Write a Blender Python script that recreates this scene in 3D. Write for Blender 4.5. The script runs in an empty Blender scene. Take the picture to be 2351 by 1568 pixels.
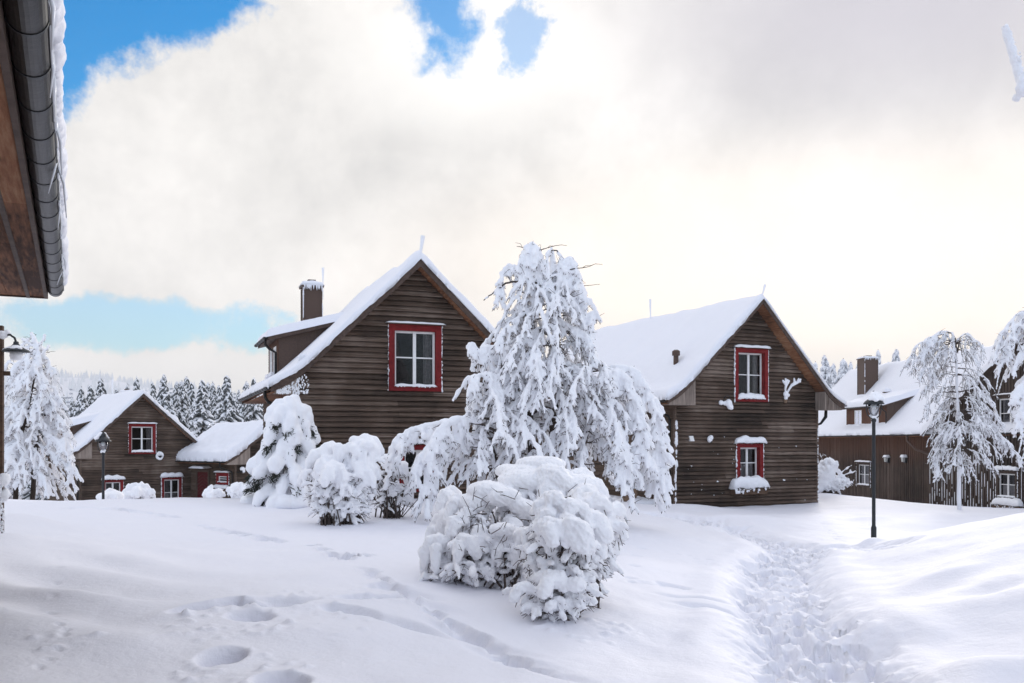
import bpy, math, random
import numpy as np
from mathutils import Vector, Matrix, noise as mnoise

random.seed(7)
RNG = np.random.default_rng(11)
scene = bpy.context.scene
col = scene.collection
PI = math.pi

# ------------------------------------------------------------------ camera model
F, CX, HY, EYE = 2170.0, 1175.5, 1018.0, 1.7      # focal length, centre and horizon on a 2351 px wide frame
def P(u, v, Y):
    """world point at depth Y seen at (u, v)"""
    return Vector(((u - CX) / F * Y, Y, EYE + (HY - v) / F * Y))

cam = bpy.data.cameras.new('camera')
cam.sensor_width = 36.0
cam.lens = 36.0 * F / 2351.0
cam.shift_y = (HY - 784.0) / 2351.0
cam.clip_start = 0.05
cam.clip_end = 9000
cam_o = bpy.data.objects.new('camera', cam)
cam_o.location = (0, 0, EYE)
cam_o.rotation_euler = (PI / 2, 0, 0)
col.objects.link(cam_o)
scene.camera = cam_o

# ------------------------------------------------------------------ materials
MATS = {}
def new_mat(name):
    m = bpy.data.materials.new(name)
    m.use_nodes = True
    nt = m.node_tree
    b = nt.nodes['Principled BSDF']
    MATS[name] = m
    return m, nt, b
def node(nt, kind, **kw):
    n = nt.nodes.new(kind)
    for k, v in kw.items():
        setattr(n, k, v)
    return n
def ramp(nt, stops):
    r = node(nt, 'ShaderNodeValToRGB')
    e = r.color_ramp.elements
    while len(e) < len(stops):
        e.new(0.5)
    for i, (p, c) in enumerate(stops):
        e[i].position = p
        e[i].color = (*c, 1) if len(c) == 3 else c
    return r
def noise_tex(nt, scale, detail=4, rough=0.55, vec=None):
    n = node(nt, 'ShaderNodeTexNoise')
    n.inputs['Scale'].default_value = scale
    n.inputs['Detail'].default_value = detail
    n.inputs['Roughness'].default_value = rough
    if vec is not None:
        nt.links.new(vec, n.inputs['Vector'])
    return n
def mapping(nt, scale, coord='Object'):
    tc = node(nt, 'ShaderNodeTexCoord')
    mp = node(nt, 'ShaderNodeMapping')
    mp.inputs['Scale'].default_value = scale
    nt.links.new(tc.outputs[coord], mp.inputs['Vector'])
    return mp.outputs['Vector']
def math_n(nt, op, a, b=None, c=None):
    n = node(nt, 'ShaderNodeMath', operation=op)
    for i, x in enumerate((a, b, c)):
        if x is None:
            continue
        if isinstance(x, (int, float)):
            n.inputs[i].default_value = x
        else:
            nt.links.new(x, n.inputs[i])
    return n.outputs[0]
def mixc(nt, fac, a, b, mode='MIX'):
    n = node(nt, 'ShaderNodeMix', data_type='RGBA', blend_type=mode)
    for idx, x in ((0, fac), (6, a), (7, b)):
        if isinstance(x, (int, float)):
            n.inputs[idx].default_value = x
        elif isinstance(x, tuple):
            n.inputs[idx].default_value = (*x, 1)
        else:
            nt.links.new(x, n.inputs[idx])
    return n.outputs[2]
def bump(nt, bsdf, height, strength=0.3, dist=0.02):
    b = node(nt, 'ShaderNodeBump')
    b.inputs['Strength'].default_value = strength
    b.inputs['Distance'].default_value = dist
    nt.links.new(height, b.inputs['Height'])
    nt.links.new(b.outputs[0], bsdf.inputs['Normal'])

def snow_mat(name, colr, s1, s2, d1, strength):
    m, nt, b = new_mat(name)
    v = mapping(nt, (1, 1, 1))
    n1 = noise_tex(nt, s1, 5, 0.6, v)
    n2 = noise_tex(nt, s2, 3, 0.6, v)
    h = math_n(nt, 'ADD', math_n(nt, 'MULTIPLY', n1.outputs[0], 1.0), math_n(nt, 'MULTIPLY', n2.outputs[0], 0.25))
    bump(nt, b, h, strength, d1)
    b.inputs['Base Color'].default_value = (*colr, 1)
    b.inputs['Roughness'].default_value = 0.62
    b.inputs['Specular IOR Level'].default_value = 0.25
    return m
snow_mat('snow_ground', (0.825, 0.828, 0.878), 14, 130, 0.02, 0.5)
snow_mat('snow_roof', (0.83, 0.835, 0.875), 5, 45, 0.03, 0.3)
snow_mat('snow_bough', (0.93, 0.932, 0.95), 22, 120, 0.02, 0.5)
snow_mat('frost', (0.92, 0.922, 0.945), 50, 200, 0.012, 0.6)

def siding_mat(name, ca, cb, cc, grain, coord='Object', red=None):
    """weathered boards: grain along the first axis, per board tone from the face attribute 'var'"""
    m, nt, b = new_mat(name)
    v = mapping(nt, grain)
    fine = noise_tex(nt, 1.0, 6, 0.65, v)
    v2 = mapping(nt, (0.35, 0.35, 0.35))
    big = noise_tex(nt, 1.0, 4, 0.6, v2)
    v3 = mapping(nt, (grain[0] * 3, grain[1] * 1.2, grain[2] * 0.5))
    knot = noise_tex(nt, 0.8, 2, 0.5, v3)
    at = node(nt, 'ShaderNodeAttribute', attribute_name='var')
    f = math_n(nt, 'ADD', math_n(nt, 'MULTIPLY', fine.outputs[0], 0.8), math_n(nt, 'MULTIPLY', at.outputs['Fac'], 0.2))
    f = math_n(nt, 'ADD', math_n(nt, 'SUBTRACT', f, 0.1), math_n(nt, 'MULTIPLY', math_n(nt, 'SUBTRACT', big.outputs[0], 0.5), 1.0))
    r = ramp(nt, [(0.16, ca), (0.46, cb), (0.82, cc)])
    nt.links.new(f, r.inputs[0])
    kf = ramp(nt, [(0.69, (0, 0, 0)), (0.76, (1, 1, 1))])
    nt.links.new(knot.outputs[0], kf.inputs[0])
    c = mixc(nt, math_n(nt, 'MULTIPLY', kf.outputs[0], 0.6), r.outputs[0], (ca[0] * 0.45, ca[1] * 0.42, ca[2] * 0.4))
    if red:
        zlo, zhi, rc = red
        tc = node(nt, 'ShaderNodeTexCoord')
        sx = node(nt, 'ShaderNodeSeparateXYZ')
        nt.links.new(tc.outputs['Object'], sx.inputs[0])
        mr = node(nt, 'ShaderNodeMapRange')
        nt.links.new(sx.outputs[2], mr.inputs[0])
        mr.inputs[1].default_value = zlo
        mr.inputs[2].default_value = zhi
        rf = math_n(nt, 'MULTIPLY', mr.outputs[0], math_n(nt, 'MULTIPLY', fine.outputs[0], 1.5))
        rf = math_n(nt, 'MINIMUM', rf, 1.0)
        c = mixc(nt, rf, c, rc)
    nt.links.new(c, b.inputs['Base Color'])
    b.inputs['Roughness'].default_value = 0.8
    b.inputs['Specular IOR Level'].default_value = 0.25
    bump(nt, b, fine.outputs[0], 0.5, 0.012)
    return m
siding_mat('siding', (0.02, 0.0125, 0.009), (0.112, 0.075, 0.055), (0.4, 0.32, 0.265), (0.9, 30, 44))
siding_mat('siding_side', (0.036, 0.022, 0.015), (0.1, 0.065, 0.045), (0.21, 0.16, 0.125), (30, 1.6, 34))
siding_mat('batten_wall', (0.02, 0.0125, 0.009), (0.062, 0.041, 0.031), (0.15, 0.11, 0.088), (30, 30, 1.2), red=(3.0, 4.9, (0.115, 0.046, 0.024)))
siding_mat('batten_wing', (0.018, 0.012, 0.009), (0.055, 0.037, 0.028), (0.13, 0.095, 0.078), (30, 30, 1.2))
siding_mat('box_boards', (0.1, 0.075, 0.06), (0.28, 0.225, 0.19), (0.46, 0.4, 0.35), (32, 32, 1.6))
siding_mat('soffit_wood', (0.05, 0.02, 0.01), (0.27, 0.12, 0.06), (0.5, 0.3, 0.18), (26, 2.4, 26))
siding_mat('plank_wood', (0.045, 0.027, 0.018), (0.11, 0.065, 0.042), (0.2, 0.13, 0.09), (3, 3, 20))
siding_mat('red_wood', (0.10, 0.006, 0.008), (0.2, 0.0125, 0.014), (0.29, 0.035, 0.03), (10, 10, 10))
siding_mat('red_door', (0.05, 0.004, 0.006), (0.1, 0.007, 0.009), (0.15, 0.02, 0.018), (10, 10, 10))

def plain(name, colr, rough=0.6, metal=0.0, spec=0.4, var=0.0, scale=20):
    m, nt, b = new_mat(name)
    b.inputs['Base Color'].default_value = (*colr, 1)
    if var:
        n = noise_tex(nt, scale, 5, 0.6, mapping(nt, (1, 1, 1)))
        r = ramp(nt, [(0.3, tuple(x * (1 - var) for x in colr)), (0.7, tuple(min(1, x * (1 + var)) for x in colr))])
        nt.links.new(n.outputs[0], r.inputs[0])
        nt.links.new(r.outputs[0], b.inputs['Base Color'])
        bump(nt, b, n.outputs[0], 0.2, 0.01)
    b.inputs['Roughness'].default_value = rough
    b.inputs['Metallic'].default_value = metal
    b.inputs['Specular IOR Level'].default_value = spec
    return m
plain('white_paint', (0.8, 0.79, 0.77), 0.45, 0, 0.4, 0.05, 12)
plain('fascia', (0.085, 0.055, 0.042), 0.65, 0, 0.3, 0.35, 9)
plain('brown_metal', (0.085, 0.05, 0.036), 0.55, 0.1, 0.4, 0.18, 30)
plain('gutter_metal', (0.01, 0.0085, 0.0075), 0.34, 0.1, 0.3, 0.3, 14)
plain('black_metal', (0.014, 0.017, 0.02), 0.42, 0.2, 0.5, 0.25, 25)
plain('bark', (0.05, 0.036, 0.028), 0.85, 0, 0.2, 0.5, 60)
plain('twig', (0.085, 0.066, 0.058), 0.85, 0, 0.2, 0.55, 25)
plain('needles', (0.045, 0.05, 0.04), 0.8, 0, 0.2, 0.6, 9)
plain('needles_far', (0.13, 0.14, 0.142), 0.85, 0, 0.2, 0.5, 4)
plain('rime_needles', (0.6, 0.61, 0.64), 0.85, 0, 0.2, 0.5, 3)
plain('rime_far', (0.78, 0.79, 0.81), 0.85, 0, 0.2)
plain('clay', (0.2, 0.13, 0.085), 0.75, 0, 0.3, 0.3, 10)
plain('curtain', (0.5, 0.5, 0.47), 0.9, 0, 0.1, 0.25, 12)
plain('room', (0.02, 0.018, 0.017), 0.9, 0, 0.1)
plain('ice', (0.8, 0.83, 0.87), 0.2, 0, 0.5)
def glass_mat(name, tint, lo, base):
    m, nt, b = new_mat(name)
    nt.nodes.remove(b)
    out = nt.nodes['Material Output']
    tr = node(nt, 'ShaderNodeBsdfTransparent')
    tr.inputs[0].default_value = (*tint, 1)
    gl = node(nt, 'ShaderNodeBsdfGlossy')
    gl.inputs['Roughness'].default_value = 0.03
    gl.inputs['Color'].default_value = (0.9, 0.9, 0.95, 1)
    fr = node(nt, 'ShaderNodeFresnel')
    fr.inputs[0].default_value = base
    f = math_n(nt, 'ADD', fr.outputs[0], lo)
    mx = node(nt, 'ShaderNodeMixShader')
    nt.links.new(f, mx.inputs[0])
    nt.links.new(tr.outputs[0], mx.inputs[1])
    nt.links.new(gl.outputs[0], mx.inputs[2])
    nt.links.new(mx.outputs[0], out.inputs[0])
    return m
glass_mat('window_glass', (0.5, 0.48, 0.5), 0.0, 1.42)
glass_mat('lamp_glass', (0.8, 0.82, 0.83), 0.12, 1.5)

# ------------------------------------------------------------------ mesh helpers
class MB:
    """collects faces and links them as ONE mesh object"""
    def __init__(self):
        self.v, self.f, self.m, self.var = [], [], [], []
    def face(self, pts, mi=0, var=None):
        n = len(self.v)
        self.v.extend([tuple(p) for p in pts])
        self.f.append(tuple(range(n, n + len(pts))))
        self.m.append(mi)
        self.var.append(random.random() if var is None else var)
    def mesh(self, vs, fs, mi=0, var=None):
        n = len(self.v)
        self.v.extend([tuple(p) for p in vs])
        q = random.random() if var is None else var
        for f in fs:
            self.f.append(tuple(i + n for i in f))
            self.m.append(mi)
            self.var.append(q)
    def hexa(self, c, mi=0, var=None):
        """c: 8 corners, bottom ring 0-3 then top ring 4-7"""
        self.mesh(c, [(3, 2, 1, 0), (4, 5, 6, 7), (0, 1, 5, 4), (1, 2, 6, 5), (2, 3, 7, 6), (3, 0, 4, 7)], mi, var)
    def box(self, x0, x1, y0, y1, z0, z1, mi=0, var=None):
        self.hexa([(x0, y0, z0), (x1, y0, z0), (x1, y1, z0), (x0, y1, z0), (x0, y0, z1), (x1, y0, z1), (x1, y1, z1), (x0, y1, z1)], mi, var)
    def tube(self, pts, rad, n=8, mi=0, cap=True, flat=1.0, var=None):
        vs, fs = tube_geo(np.array([tuple(p) for p in pts], float), rad, n, cap, flat)
        self.mesh(vs, fs, mi, var)
    def lathe(self, prof, n=16, mi=0, c=(0, 0, 0), var=None):
        vs, fs = [], []
        for r, z in prof:
            for k in range(n):
                a = 2 * PI * k / n
                vs.append((c[0] + r * math.cos(a), c[1] + r * math.sin(a), c[2] + z))
        for i in range(len(prof) - 1):
            for k in range(n):
                k2 = (k + 1) % n
                fs.append((i * n + k, i * n + k2, (i + 1) * n + k2, (i + 1) * n + k))
        fs.append(tuple(range(n - 1, -1, -1)))
        fs.append(tuple(range((len(prof) - 1) * n, len(prof) * n)))
        self.mesh(vs, fs, mi, var)
    def blob(self, c, r, sub=None, mi=0, jit=0.15, seed=0):
        """lumpy ball; r is a radius or three radii"""
        if isinstance(r, (int, float)):
            r = (r, r, r)
        nu, nv = 12, 8
        vs, fs = [], []
        for j in range(nv + 1):
            th = PI * j / nv
            for i in range(nu):
                ph = 2 * PI * i / nu
                d = Vector((math.sin(th) * math.cos(ph), math.sin(th) * math.sin(ph), math.cos(th)))
                k = 1 + jit * 2 * (mnoise.noise(d * 1.9 + Vector((seed * 3.1, seed, c[0] * 5))))
                vs.append((c[0] + d.x * r[0] * k, c[1] + d.y * r[1] * k, c[2] + d.z * r[2] * k))
        for j in range(nv):
            for i in range(nu):
                i2 = (i + 1) % nu
                fs.append((j * nu + i, (j + 1) * nu + i, (j + 1) * nu + i2, j * nu + i2))
        self.mesh(vs, fs, mi)
    def pillow(self, x0, x1, y0, y1, z, h, mi=0, nx=18, ny=6, rough=0.12, seed=0.0):
        """rounded loaf of snow lying on a ledge"""
        vs, fs = [], []
        for j in range(ny + 1):
            b = j / ny
            for i in range(nx + 1):
                a = i / nx
                x, y = x0 + (x1 - x0) * a, y0 + (y1 - y0) * b
                e = max(0, 1 - abs(2 * a - 1) ** 6) ** 0.5 * max(0, 1 - abs(2 * b - 1) ** 4) ** 0.5
                k = 1 + rough * 2 * mnoise.noise(Vector((x * 4 + seed, y * 4, seed)))
                vs.append((x, y, z + h * e * k - (0.0 if 0 < i < nx and 0 < j < ny else 0.25 * h * random.random())))
        for j in range(ny):
            for i in range(nx):
                q = j * (nx + 1) + i
                fs.append((q, q + 1, q + nx + 2, q + nx + 1))
        n0 = len(vs)
        ring = [i for i in range(nx + 1)] + [j * (nx + 1) + nx for j in range(1, ny + 1)] + [ny * (nx + 1) + i for i in range(nx - 1, -1, -1)] + [j * (nx + 1) for j in range(ny - 1, 0, -1)]
        fs.append(tuple(reversed(ring)))
        self.mesh(vs, fs, mi)
    def data(self, name, mats, smooth=False):
        me = bpy.data.meshes.new(name)
        me.from_pydata(self.v, [], self.f)
        for m in (mats if isinstance(mats, (list, tuple)) else [mats]):
            me.materials.append(MATS[m])
        me.polygons.foreach_set('material_index', self.m)
        at = me.attributes.new('var', 'FLOAT', 'FACE')
        at.data.foreach_set('value', self.var)
        if smooth:
            me.polygons.foreach_set('use_smooth', [True] * len(self.f))
        me.update()
        return me
    def build(self, name, mats, parent=None, smooth=False):
        return link(name, self.data(name, mats, smooth), parent)

def link(name, me, parent=None):
    o = bpy.data.objects.new(name, me)
    col.objects.link(o)
    if parent is not None:
        o.parent = parent
    return o
def tag(o, label=None, cat=None, group=None, kind=None):
    if label: o['label'] = label
    if cat: o['category'] = cat
    if group: o['group'] = group
    if kind: o['kind'] = kind
    return o
def thing(name, label, cat, loc, rz=0.0, group=None):
    o = bpy.data.objects.new(name, None)
    o.empty_display_size = 0.3
    col.objects.link(o)
    o.location = loc
    o.rotation_euler = (0, 0, rz)
    return tag(o, label, cat, group)
def copy_tree(o, parent=None):
    c = o.copy()
    col.objects.link(c)
    if parent is not None:
        c.parent = parent
    for ch in list(o.children):
        copy_tree(ch, c)
    return c

def tube_geo(pts, rad, n=6, cap=True, flat=1.0):
    pts = np.asarray(pts, float)
    k = len(pts)
    rad = np.full(k, rad, float) if np.isscalar(rad) else np.asarray(rad, float)
    tan = np.gradient(pts, axis=0)
    tan /= np.linalg.norm(tan, axis=1, keepdims=True) + 1e-9
    ref = np.tile(np.array([0, 0, 1.0]), (k, 1))
    par = np.abs(tan[:, 2]) > 0.95
    if par.all() or par.mean() > 0.3:
        ref[:] = (0.3, 0.95, 0.05)
    a = np.cross(tan, ref)
    a /= np.linalg.norm(a, axis=1, keepdims=True) + 1e-9
    b = np.cross(a, tan)
    ang = np.arange(n) * 2 * PI / n
    vs = pts[:, None, :] + rad[:, None, None] * (np.cos(ang)[None, :, None] * a[:, None, :] + flat * np.sin(ang)[None, :, None] * b[:, None, :])
    vs = vs.reshape(-1, 3)
    fs = []
    for i in range(k - 1):
        for j in range(n):
            j2 = (j + 1) % n
            fs.append((i * n + j, i * n + j2, (i + 1) * n + j2, (i + 1) * n + j))
    if cap:
        fs.append(tuple(range(n - 1, -1, -1)))
        fs.append(tuple(range((k - 1) * n, k * n)))
    return vs, fs

class Tubes:
    """many closed tubes and balls gathered quickly into one mesh"""
    def __init__(self):
        self.vs, self.fs, self.n = [], [], 0
    def add(self, pts, rad, n=6, flat=1.0):
        v, f = tube_geo(pts, rad, n, True, flat)
        self.vs.append(v)
        self.fs.extend([tuple(i + self.n for i in q) for q in f])
        self.n += len(v)
    def ball(self, c, r, nu=8, nv=6, axis=None):
        r = np.array([r, r, r] if np.isscalar(r) else r, float)
        th = np.linspace(0.0, PI, nv + 1)[1:-1]
        ph = np.arange(nu) * 2 * PI / nu
        g = np.stack([np.outer(np.sin(th), np.cos(ph)), np.outer(np.sin(th), np.sin(ph)), np.outer(np.cos(th), np.ones(nu))], -1).reshape(-1, 3)
        g = np.vstack([g, [[0, 0, 1], [0, 0, -1]]]) * r
        if axis is not None:
            g = g @ np.asarray(axis, float)           # rows: images of x, y, z
        v = g + np.asarray(c, float)
        m = nv - 1
        f = []
        for j in range(m - 1):
            for i in range(nu):
                i2 = (i + 1) % nu
                f.append((j * nu + i, (j + 1) * nu + i, (j + 1) * nu + i2, j * nu + i2))
        for i in range(nu):
            i2 = (i + 1) % nu
            f.append((m * nu, i, i2))
            f.append((m * nu + 1, (m - 1) * nu + i2, (m - 1) * nu + i))
        self.vs.append(v)
        self.fs.extend([tuple(i + self.n for i in q) for q in f])
        self.n += len(v)
    def data(self, name, mat, smooth=True):
        me = bpy.data.meshes.new(name)
        v = np.vstack(self.vs) if self.vs else np.zeros((0, 3))
        me.from_pydata(v.tolist(), [], self.fs)
        me.materials.append(MATS[mat])
        if smooth:
            me.polygons.foreach_set('use_smooth', [True] * len(self.fs))
        me.update()
        return me
    def fused(self, name, mat, voxel, iters=2, lump=0.0, lscale=8.0):
        """the tubes melted together into one lumpy skin of snow"""
        me = self.data(name, mat)
        o = bpy.data.objects.new('temporary', me)
        col.objects.link(o)
        r = o.modifiers.new('r', 'REMESH')
        r.mode = 'VOXEL'
        r.voxel_size = voxel
        if iters:
            s = o.modifiers.new('s', 'SMOOTH')
            s.factor = 0.5
            s.iterations = iters
        dg = bpy.context.evaluated_depsgraph_get()
        out = bpy.data.meshes.new_from_object(o.evaluated_get(dg))
        out.name = name
        bpy.data.objects.remove(o)
        bpy.data.meshes.remove(me)
        out.materials.clear()
        out.materials.append(MATS[mat])
        if lump:
            n = len(out.vertices)
            co = np.empty(n * 3, np.float32)
            out.vertices.foreach_get('co', co)
            co = co.reshape(-1, 3)
            no = np.empty(n * 3, np.float32)
            out.vertices.foreach_get('normal', no)
            co += no.reshape(-1, 3) * (lump * fbm3(co * lscale))[:, None]
            out.vertices.foreach_set('co', co.ravel())
        out.polygons.foreach_set('use_smooth', [True] * len(out.polygons))
        out.update()
        return out

# ------------------------------------------------------------------ numpy noise
def _h(ix, iy, seed):
    n = (ix.astype(np.int64) * 374761393 + iy.astype(np.int64) * 668265263 + seed * 974711) & 0x7fffffff
    n = ((n ^ (n >> 13)) * 1274126177) & 0x7fffffff
    return ((n ^ (n >> 16)) & 0xffff) / 65535.0
def vnoise(x, y, seed=0):
    ix, iy = np.floor(x), np.floor(y)
    fx, fy = x - ix, y - iy
    fx = fx * fx * fx * (fx * (fx * 6 - 15) + 10)
    fy = fy * fy * fy * (fy * (fy * 6 - 15) + 10)
    a, b = _h(ix, iy, seed), _h(ix + 1, iy, seed)
    c, d = _h(ix, iy + 1, seed), _h(ix + 1, iy + 1, seed)
    return (a + (b - a) * fx) * (1 - fy) + (c + (d - c) * fx) * fy - 0.5
def fbm2(x, y, oct=4, seed=0):
    s, a = 0, 1.0
    for k in range(oct):
        s = s + a * vnoise(x * 2 ** k + 17.3 * k, y * 2 ** k - 9.1 * k, seed + k)
        a *= 0.5
    return s
def fbm3(p):
    """cheap lumpy 3d noise, about -1..1"""
    x, y, z = p[:, 0], p[:, 1], p[:, 2]
    return 0.5 * (np.sin(x + 1.7 * np.sin(y * 1.3) + 0.6 * z) * np.sin(y * 0.9 + 1.3 * np.sin(z * 1.1)) + np.sin(z * 1.4 + 1.1 * np.sin(x * 1.7)) * np.sin(x * 2.1 - y * 1.9 + z)) \
        + 0.25 * np.sin(2.9 * x + 1.3 * np.sin(3.1 * y)) * np.sin(3.3 * z + 2.3 * y)
def smoothstep(a, b, x):
    t = np.clip((x - a) / (b - a), 0, 1)
    return t * t * (3 - 2 * t)
# ------------------------------------------------------------------ the snow field
CP = [  # x, y, height relative to the eye
    (-6, 3, -1.5), (0, 1, -1.62), (4, 1, -1.6), (-6, 8, -1.38), (-3, 7, -1.68), (-1.6, 7, -1.72), (-2, 10.5, -1.52), (0, 6, -1.74), (2, 6, -1.78), (-6.6, 12, -1.22), (-4.3, 12, -1.52), (0, 12, -1.6),
    (-9, 18, -1.42), (-4, 20, -1.55), (0, 18, -1.65), (-14.6, 26, -1.56), (-11, 26, -1.54), (-7.4, 26, -1.53), (-5, 24, -1.5), (-2, 23, -1.52), (1.5, 22, -1.62),
    (-18, 34, -2.35), (-12, 36, -2.4), (-20, 52, -3.7), (-12, 48, -3.0), (-30, 75, -5), (0, 40, -1.9), (-5, 60, -3.5),
    (0.4, 8.8, -1.74), (2.2, 14, -1.85), (2.3, 19, -1.75), (1.7, 8.3, -1.86), (3.9, 26, -2.2), (6.0, 27.4, -2.32), (6.0, 35, -2.36), (11.8, 38, -2.42),
    (15, 45, -2.3), (15.5, 38, -2.4), (16.5, 35.5, -2.42), (17.5, 33, -2.5), (8.4, 22, -2.34), (12, 24, -2.3), (10.5, 29, -2.4),
    (3.2, 9, -1.95), (3.1, 12.5, -2.0), (3.9, 16, -2.12), (2.6, 11, -1.9),
    (3.3, 6.6, -1.75), (4.4, 8.2, -1.7), (5.0, 9.2, -1.3), (4.9, 11.5, -1.7), (7.4, 14.5, -1.16), (7.2, 16, -1.45), (6.7, 17.3, -1.85), (5.2, 15.6, -2.1), (8, 10, -0.95), (10.5, 16, -1.0), (12, 20, -1.7), (6, 5, -1.3), (4.5, 4, -1.6),
    (18, 50, -3.4), (26, 56, -3.6), (26, 46, -3.2), (30, 30, -2.0), (22, 25, -1.5), (40, 75, -3.8), (0, 90, -4), (60, 120, -4), (-60, 120, -7), (-45, 60, -5), (-25, 30, -2.0), (-20, 10, -1.4),
    (0, 300, -8), (-300, 300, -10), (300, 300, -6), (0, 900, -10), (-900, 900, -12), (900, 900, -8), (-900, 0, -6), (900, 0, -4), (60, 0, -1.2), (-60, 0, -2), (0, -60, -1.8), (-900, -300, -5), (900, -300, -5), (0, -300, -4)]
_cp = np.array(CP, float)
def _warp(x, y):
    """compress far distances so that the thin plate stays calm"""
    r = np.sqrt(x * x + y * y) + 1e-6
    k = np.log1p(r / 14.0) * 14.0 / r
    return x * k, y * k
def _tps(r2):
    return 0.5 * r2 * np.log(r2 + 1e-9)
_cx, _cy = _warp(_cp[:, 0], _cp[:, 1])
_n = len(_cp)
_A = np.zeros((_n + 3, _n + 3))
_A[:_n, :_n] = _tps((_cx[:, None] - _cx) ** 2 + (_cy[:, None] - _cy) ** 2) + np.eye(_n) * 0.6
_A[:_n, _n] = 1; _A[:_n, _n + 1] = _cx; _A[:_n, _n + 2] = _cy
_A[_n:, :_n] = _A[:_n, _n:].T
_W = np.linalg.solve(_A, np.concatenate([_cp[:, 2], [0, 0, 0]]))
def base_h(x, y):
    sh = np.shape(x)
    x, y = np.ravel(np.asarray(x, float)), np.ravel(np.asarray(y, float))
    out = np.empty(len(x))
    for i in range(0, len(x), 40000):
        wx, wy = _warp(x[i:i + 40000], y[i:i + 40000])
        out[i:i + 40000] = _tps((wx[:, None] - _cx) ** 2 + (wy[:, None] - _cy) ** 2) @ _W[:_n] + _W[_n] + _W[_n + 1] * wx + _W[_n + 2] * wy
    return (out + EYE).reshape(sh)
def on_ground(u, v):
    """where the view ray through (u, v) meets the snow"""
    Y = 12.0
    k = (HY - v) / F
    lo, hi = 3.0, 60.0
    for _ in range(50):
        Y = 0.5 * (lo + hi)
        if EYE + k * Y > float(base_h(np.array([(u - CX) / F * Y]), np.array([Y]))[0]):
            lo = Y
        else:
            hi = Y
    return (u - CX) / F * Y, Y
def ground_z(x, y):
    return float(base_h(np.array([x]), np.array([y]))[0])

def axis(lo, f0, f1, hi, step, grow, mx):
    a = list(np.arange(f0, f1, step))
    s = step; q = f1
    while q < hi:
        a.append(q); s = min(s * grow, mx * max(1.0, abs(q) * 0.06)); q += s
    a.append(hi)
    s = step; q = f0 - step; b = []
    while q > lo:
        b.append(q); s = min(s * grow, mx * max(1.0, abs(q) * 0.06)); q -= s
    b.append(lo)
    return np.array(b[::-1] + a)
xs = axis(-1500, -5.0, 8.4, 1500, 0.026, 1.03, 4.0)
ya = list(np.arange(-1500, -60, 60)) + list(np.arange(-60, -8, 3)) + list(np.arange(-8, 5.2, 0.4))
y = 5.2
while y < 1600:
    ya.append(y)
    y += max(0.026, 0.0032 * y) if y < 60 else 0.02 * y
ys = np.array(ya)
GX, GY = np.meshgrid(xs, ys)
Z = base_h(GX, GY)
near = np.exp(-(np.hypot(GX, GY) / 60) ** 2)
Z += near * (0.10 * fbm2(GX * 0.42, GY * 0.42, 3, 5) + 0.035 * fbm2(GX * 1.7, GY * 1.3, 3, 9))
# wind ripples at the left under the eave
rip = np.exp(-((GX + 4.6) / 1.2) ** 2 - ((GY - 9.5) / 3.2) ** 2)
Z += rip * 0.055 * np.sin((GX * 0.5 + GY * 1.0) * 5.5 + 2.5 * fbm2(GX * 0.8, GY * 0.8, 2, 3))
def bump_at(cx, cy, rx, ry, h, rot=0.0, p=2.0):
    global Z
    c, s = math.cos(rot), math.sin(rot)
    i0, i1 = np.searchsorted(ys, [cy - 4 * max(rx, ry), cy + 4 * max(rx, ry)])
    j0, j1 = np.searchsorted(xs, [cx - 4 * max(rx, ry), cx + 4 * max(rx, ry)])
    dx, dy = GX[i0:i1, j0:j1] - cx, GY[i0:i1, j0:j1] - cy
    a, b = (c * dx + s * dy) / rx, (-s * dx + c * dy) / ry
    Z[i0:i1, j0:j1] += h * np.exp(-((a * a + b * b) ** (p / 2)))
# smooth drifts and mounds
for (u, v, rx, ry, h) in [(300, 1480, 0.8, 0.5, 0.08), (690, 1450, 0.6, 0.3, 0.05), (40, 1215, 0.7, 0.9, 0.22), (20, 1245, 0.5, 0.6, 0.12), (2130, 1390, 0.7, 0.5, 0.07), (2250, 1285, 0.8, 0.5, 0.12), (2280, 1340, 0.5, 0.3, -0.1), (2150, 1330, 0.5, 0.35, 0.1), (2290, 1545, 0.45, 0.35, 0.14),
                          (1930, 1130, 0.9, 1.2, 0.4), (2080, 1205, 0.9, 1.2, 0.14), (2020, 1195, 0.7, 0.8, 0.16), (2000, 1250, 0.28, 0.28, 0.12), (1590, 1170, 1.4, 0.9, 0.2), (1730, 1195, 1.2, 0.8, 0.14), (1660, 1225, 0.9, 0.5, 0.12), (620, 1135, 1.2, 1.0, 0.22)]:
    gx, gy = on_ground(u, v)
    bump_at(gx, gy, rx, ry, h)
# the trodden path
def dist_line(pts, X, Y):
    d = np.full(X.shape, 1e9)
    for (x0, y0), (x1, y1) in zip(pts[:-1], pts[1:]):
        ex, ey = x1 - x0, y1 - y0
        t = np.clip(((X - x0) * ex + (Y - y0) * ey) / (ex * ex + ey * ey), 0, 1)
        d = np.minimum(d, np.hypot(X - x0 - t * ex, Y - y0 - t * ey))
    return d
def pline(px):
    return [on_ground(u, v) for u, v in px]
main = pline([(1945, 1640), (1900, 1540), (1835, 1440), (1795, 1370), (1785, 1310), (1828, 1268), (1790, 1248), (1700, 1225), (1610, 1195), (1510, 1180)])
side = pline([(1828, 1268), (1920, 1258), (2010, 1256), (2080, 1244)])
m0 = (GX > -1) & (GX < 14) & (GY > 4) & (GY < 40)
warp = 0.16 * fbm2(GX * 1.6, GY * 1.6, 2, 21)
D1 = np.full(GX.shape, 9.0); D1[m0] = dist_line(main, GX[m0], GY[m0]) + warp[m0]
D2 = np.full(GX.shape, 9.0); D2[m0] = dist_line(side, GX[m0], GY[m0]) + warp[m0]
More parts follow.
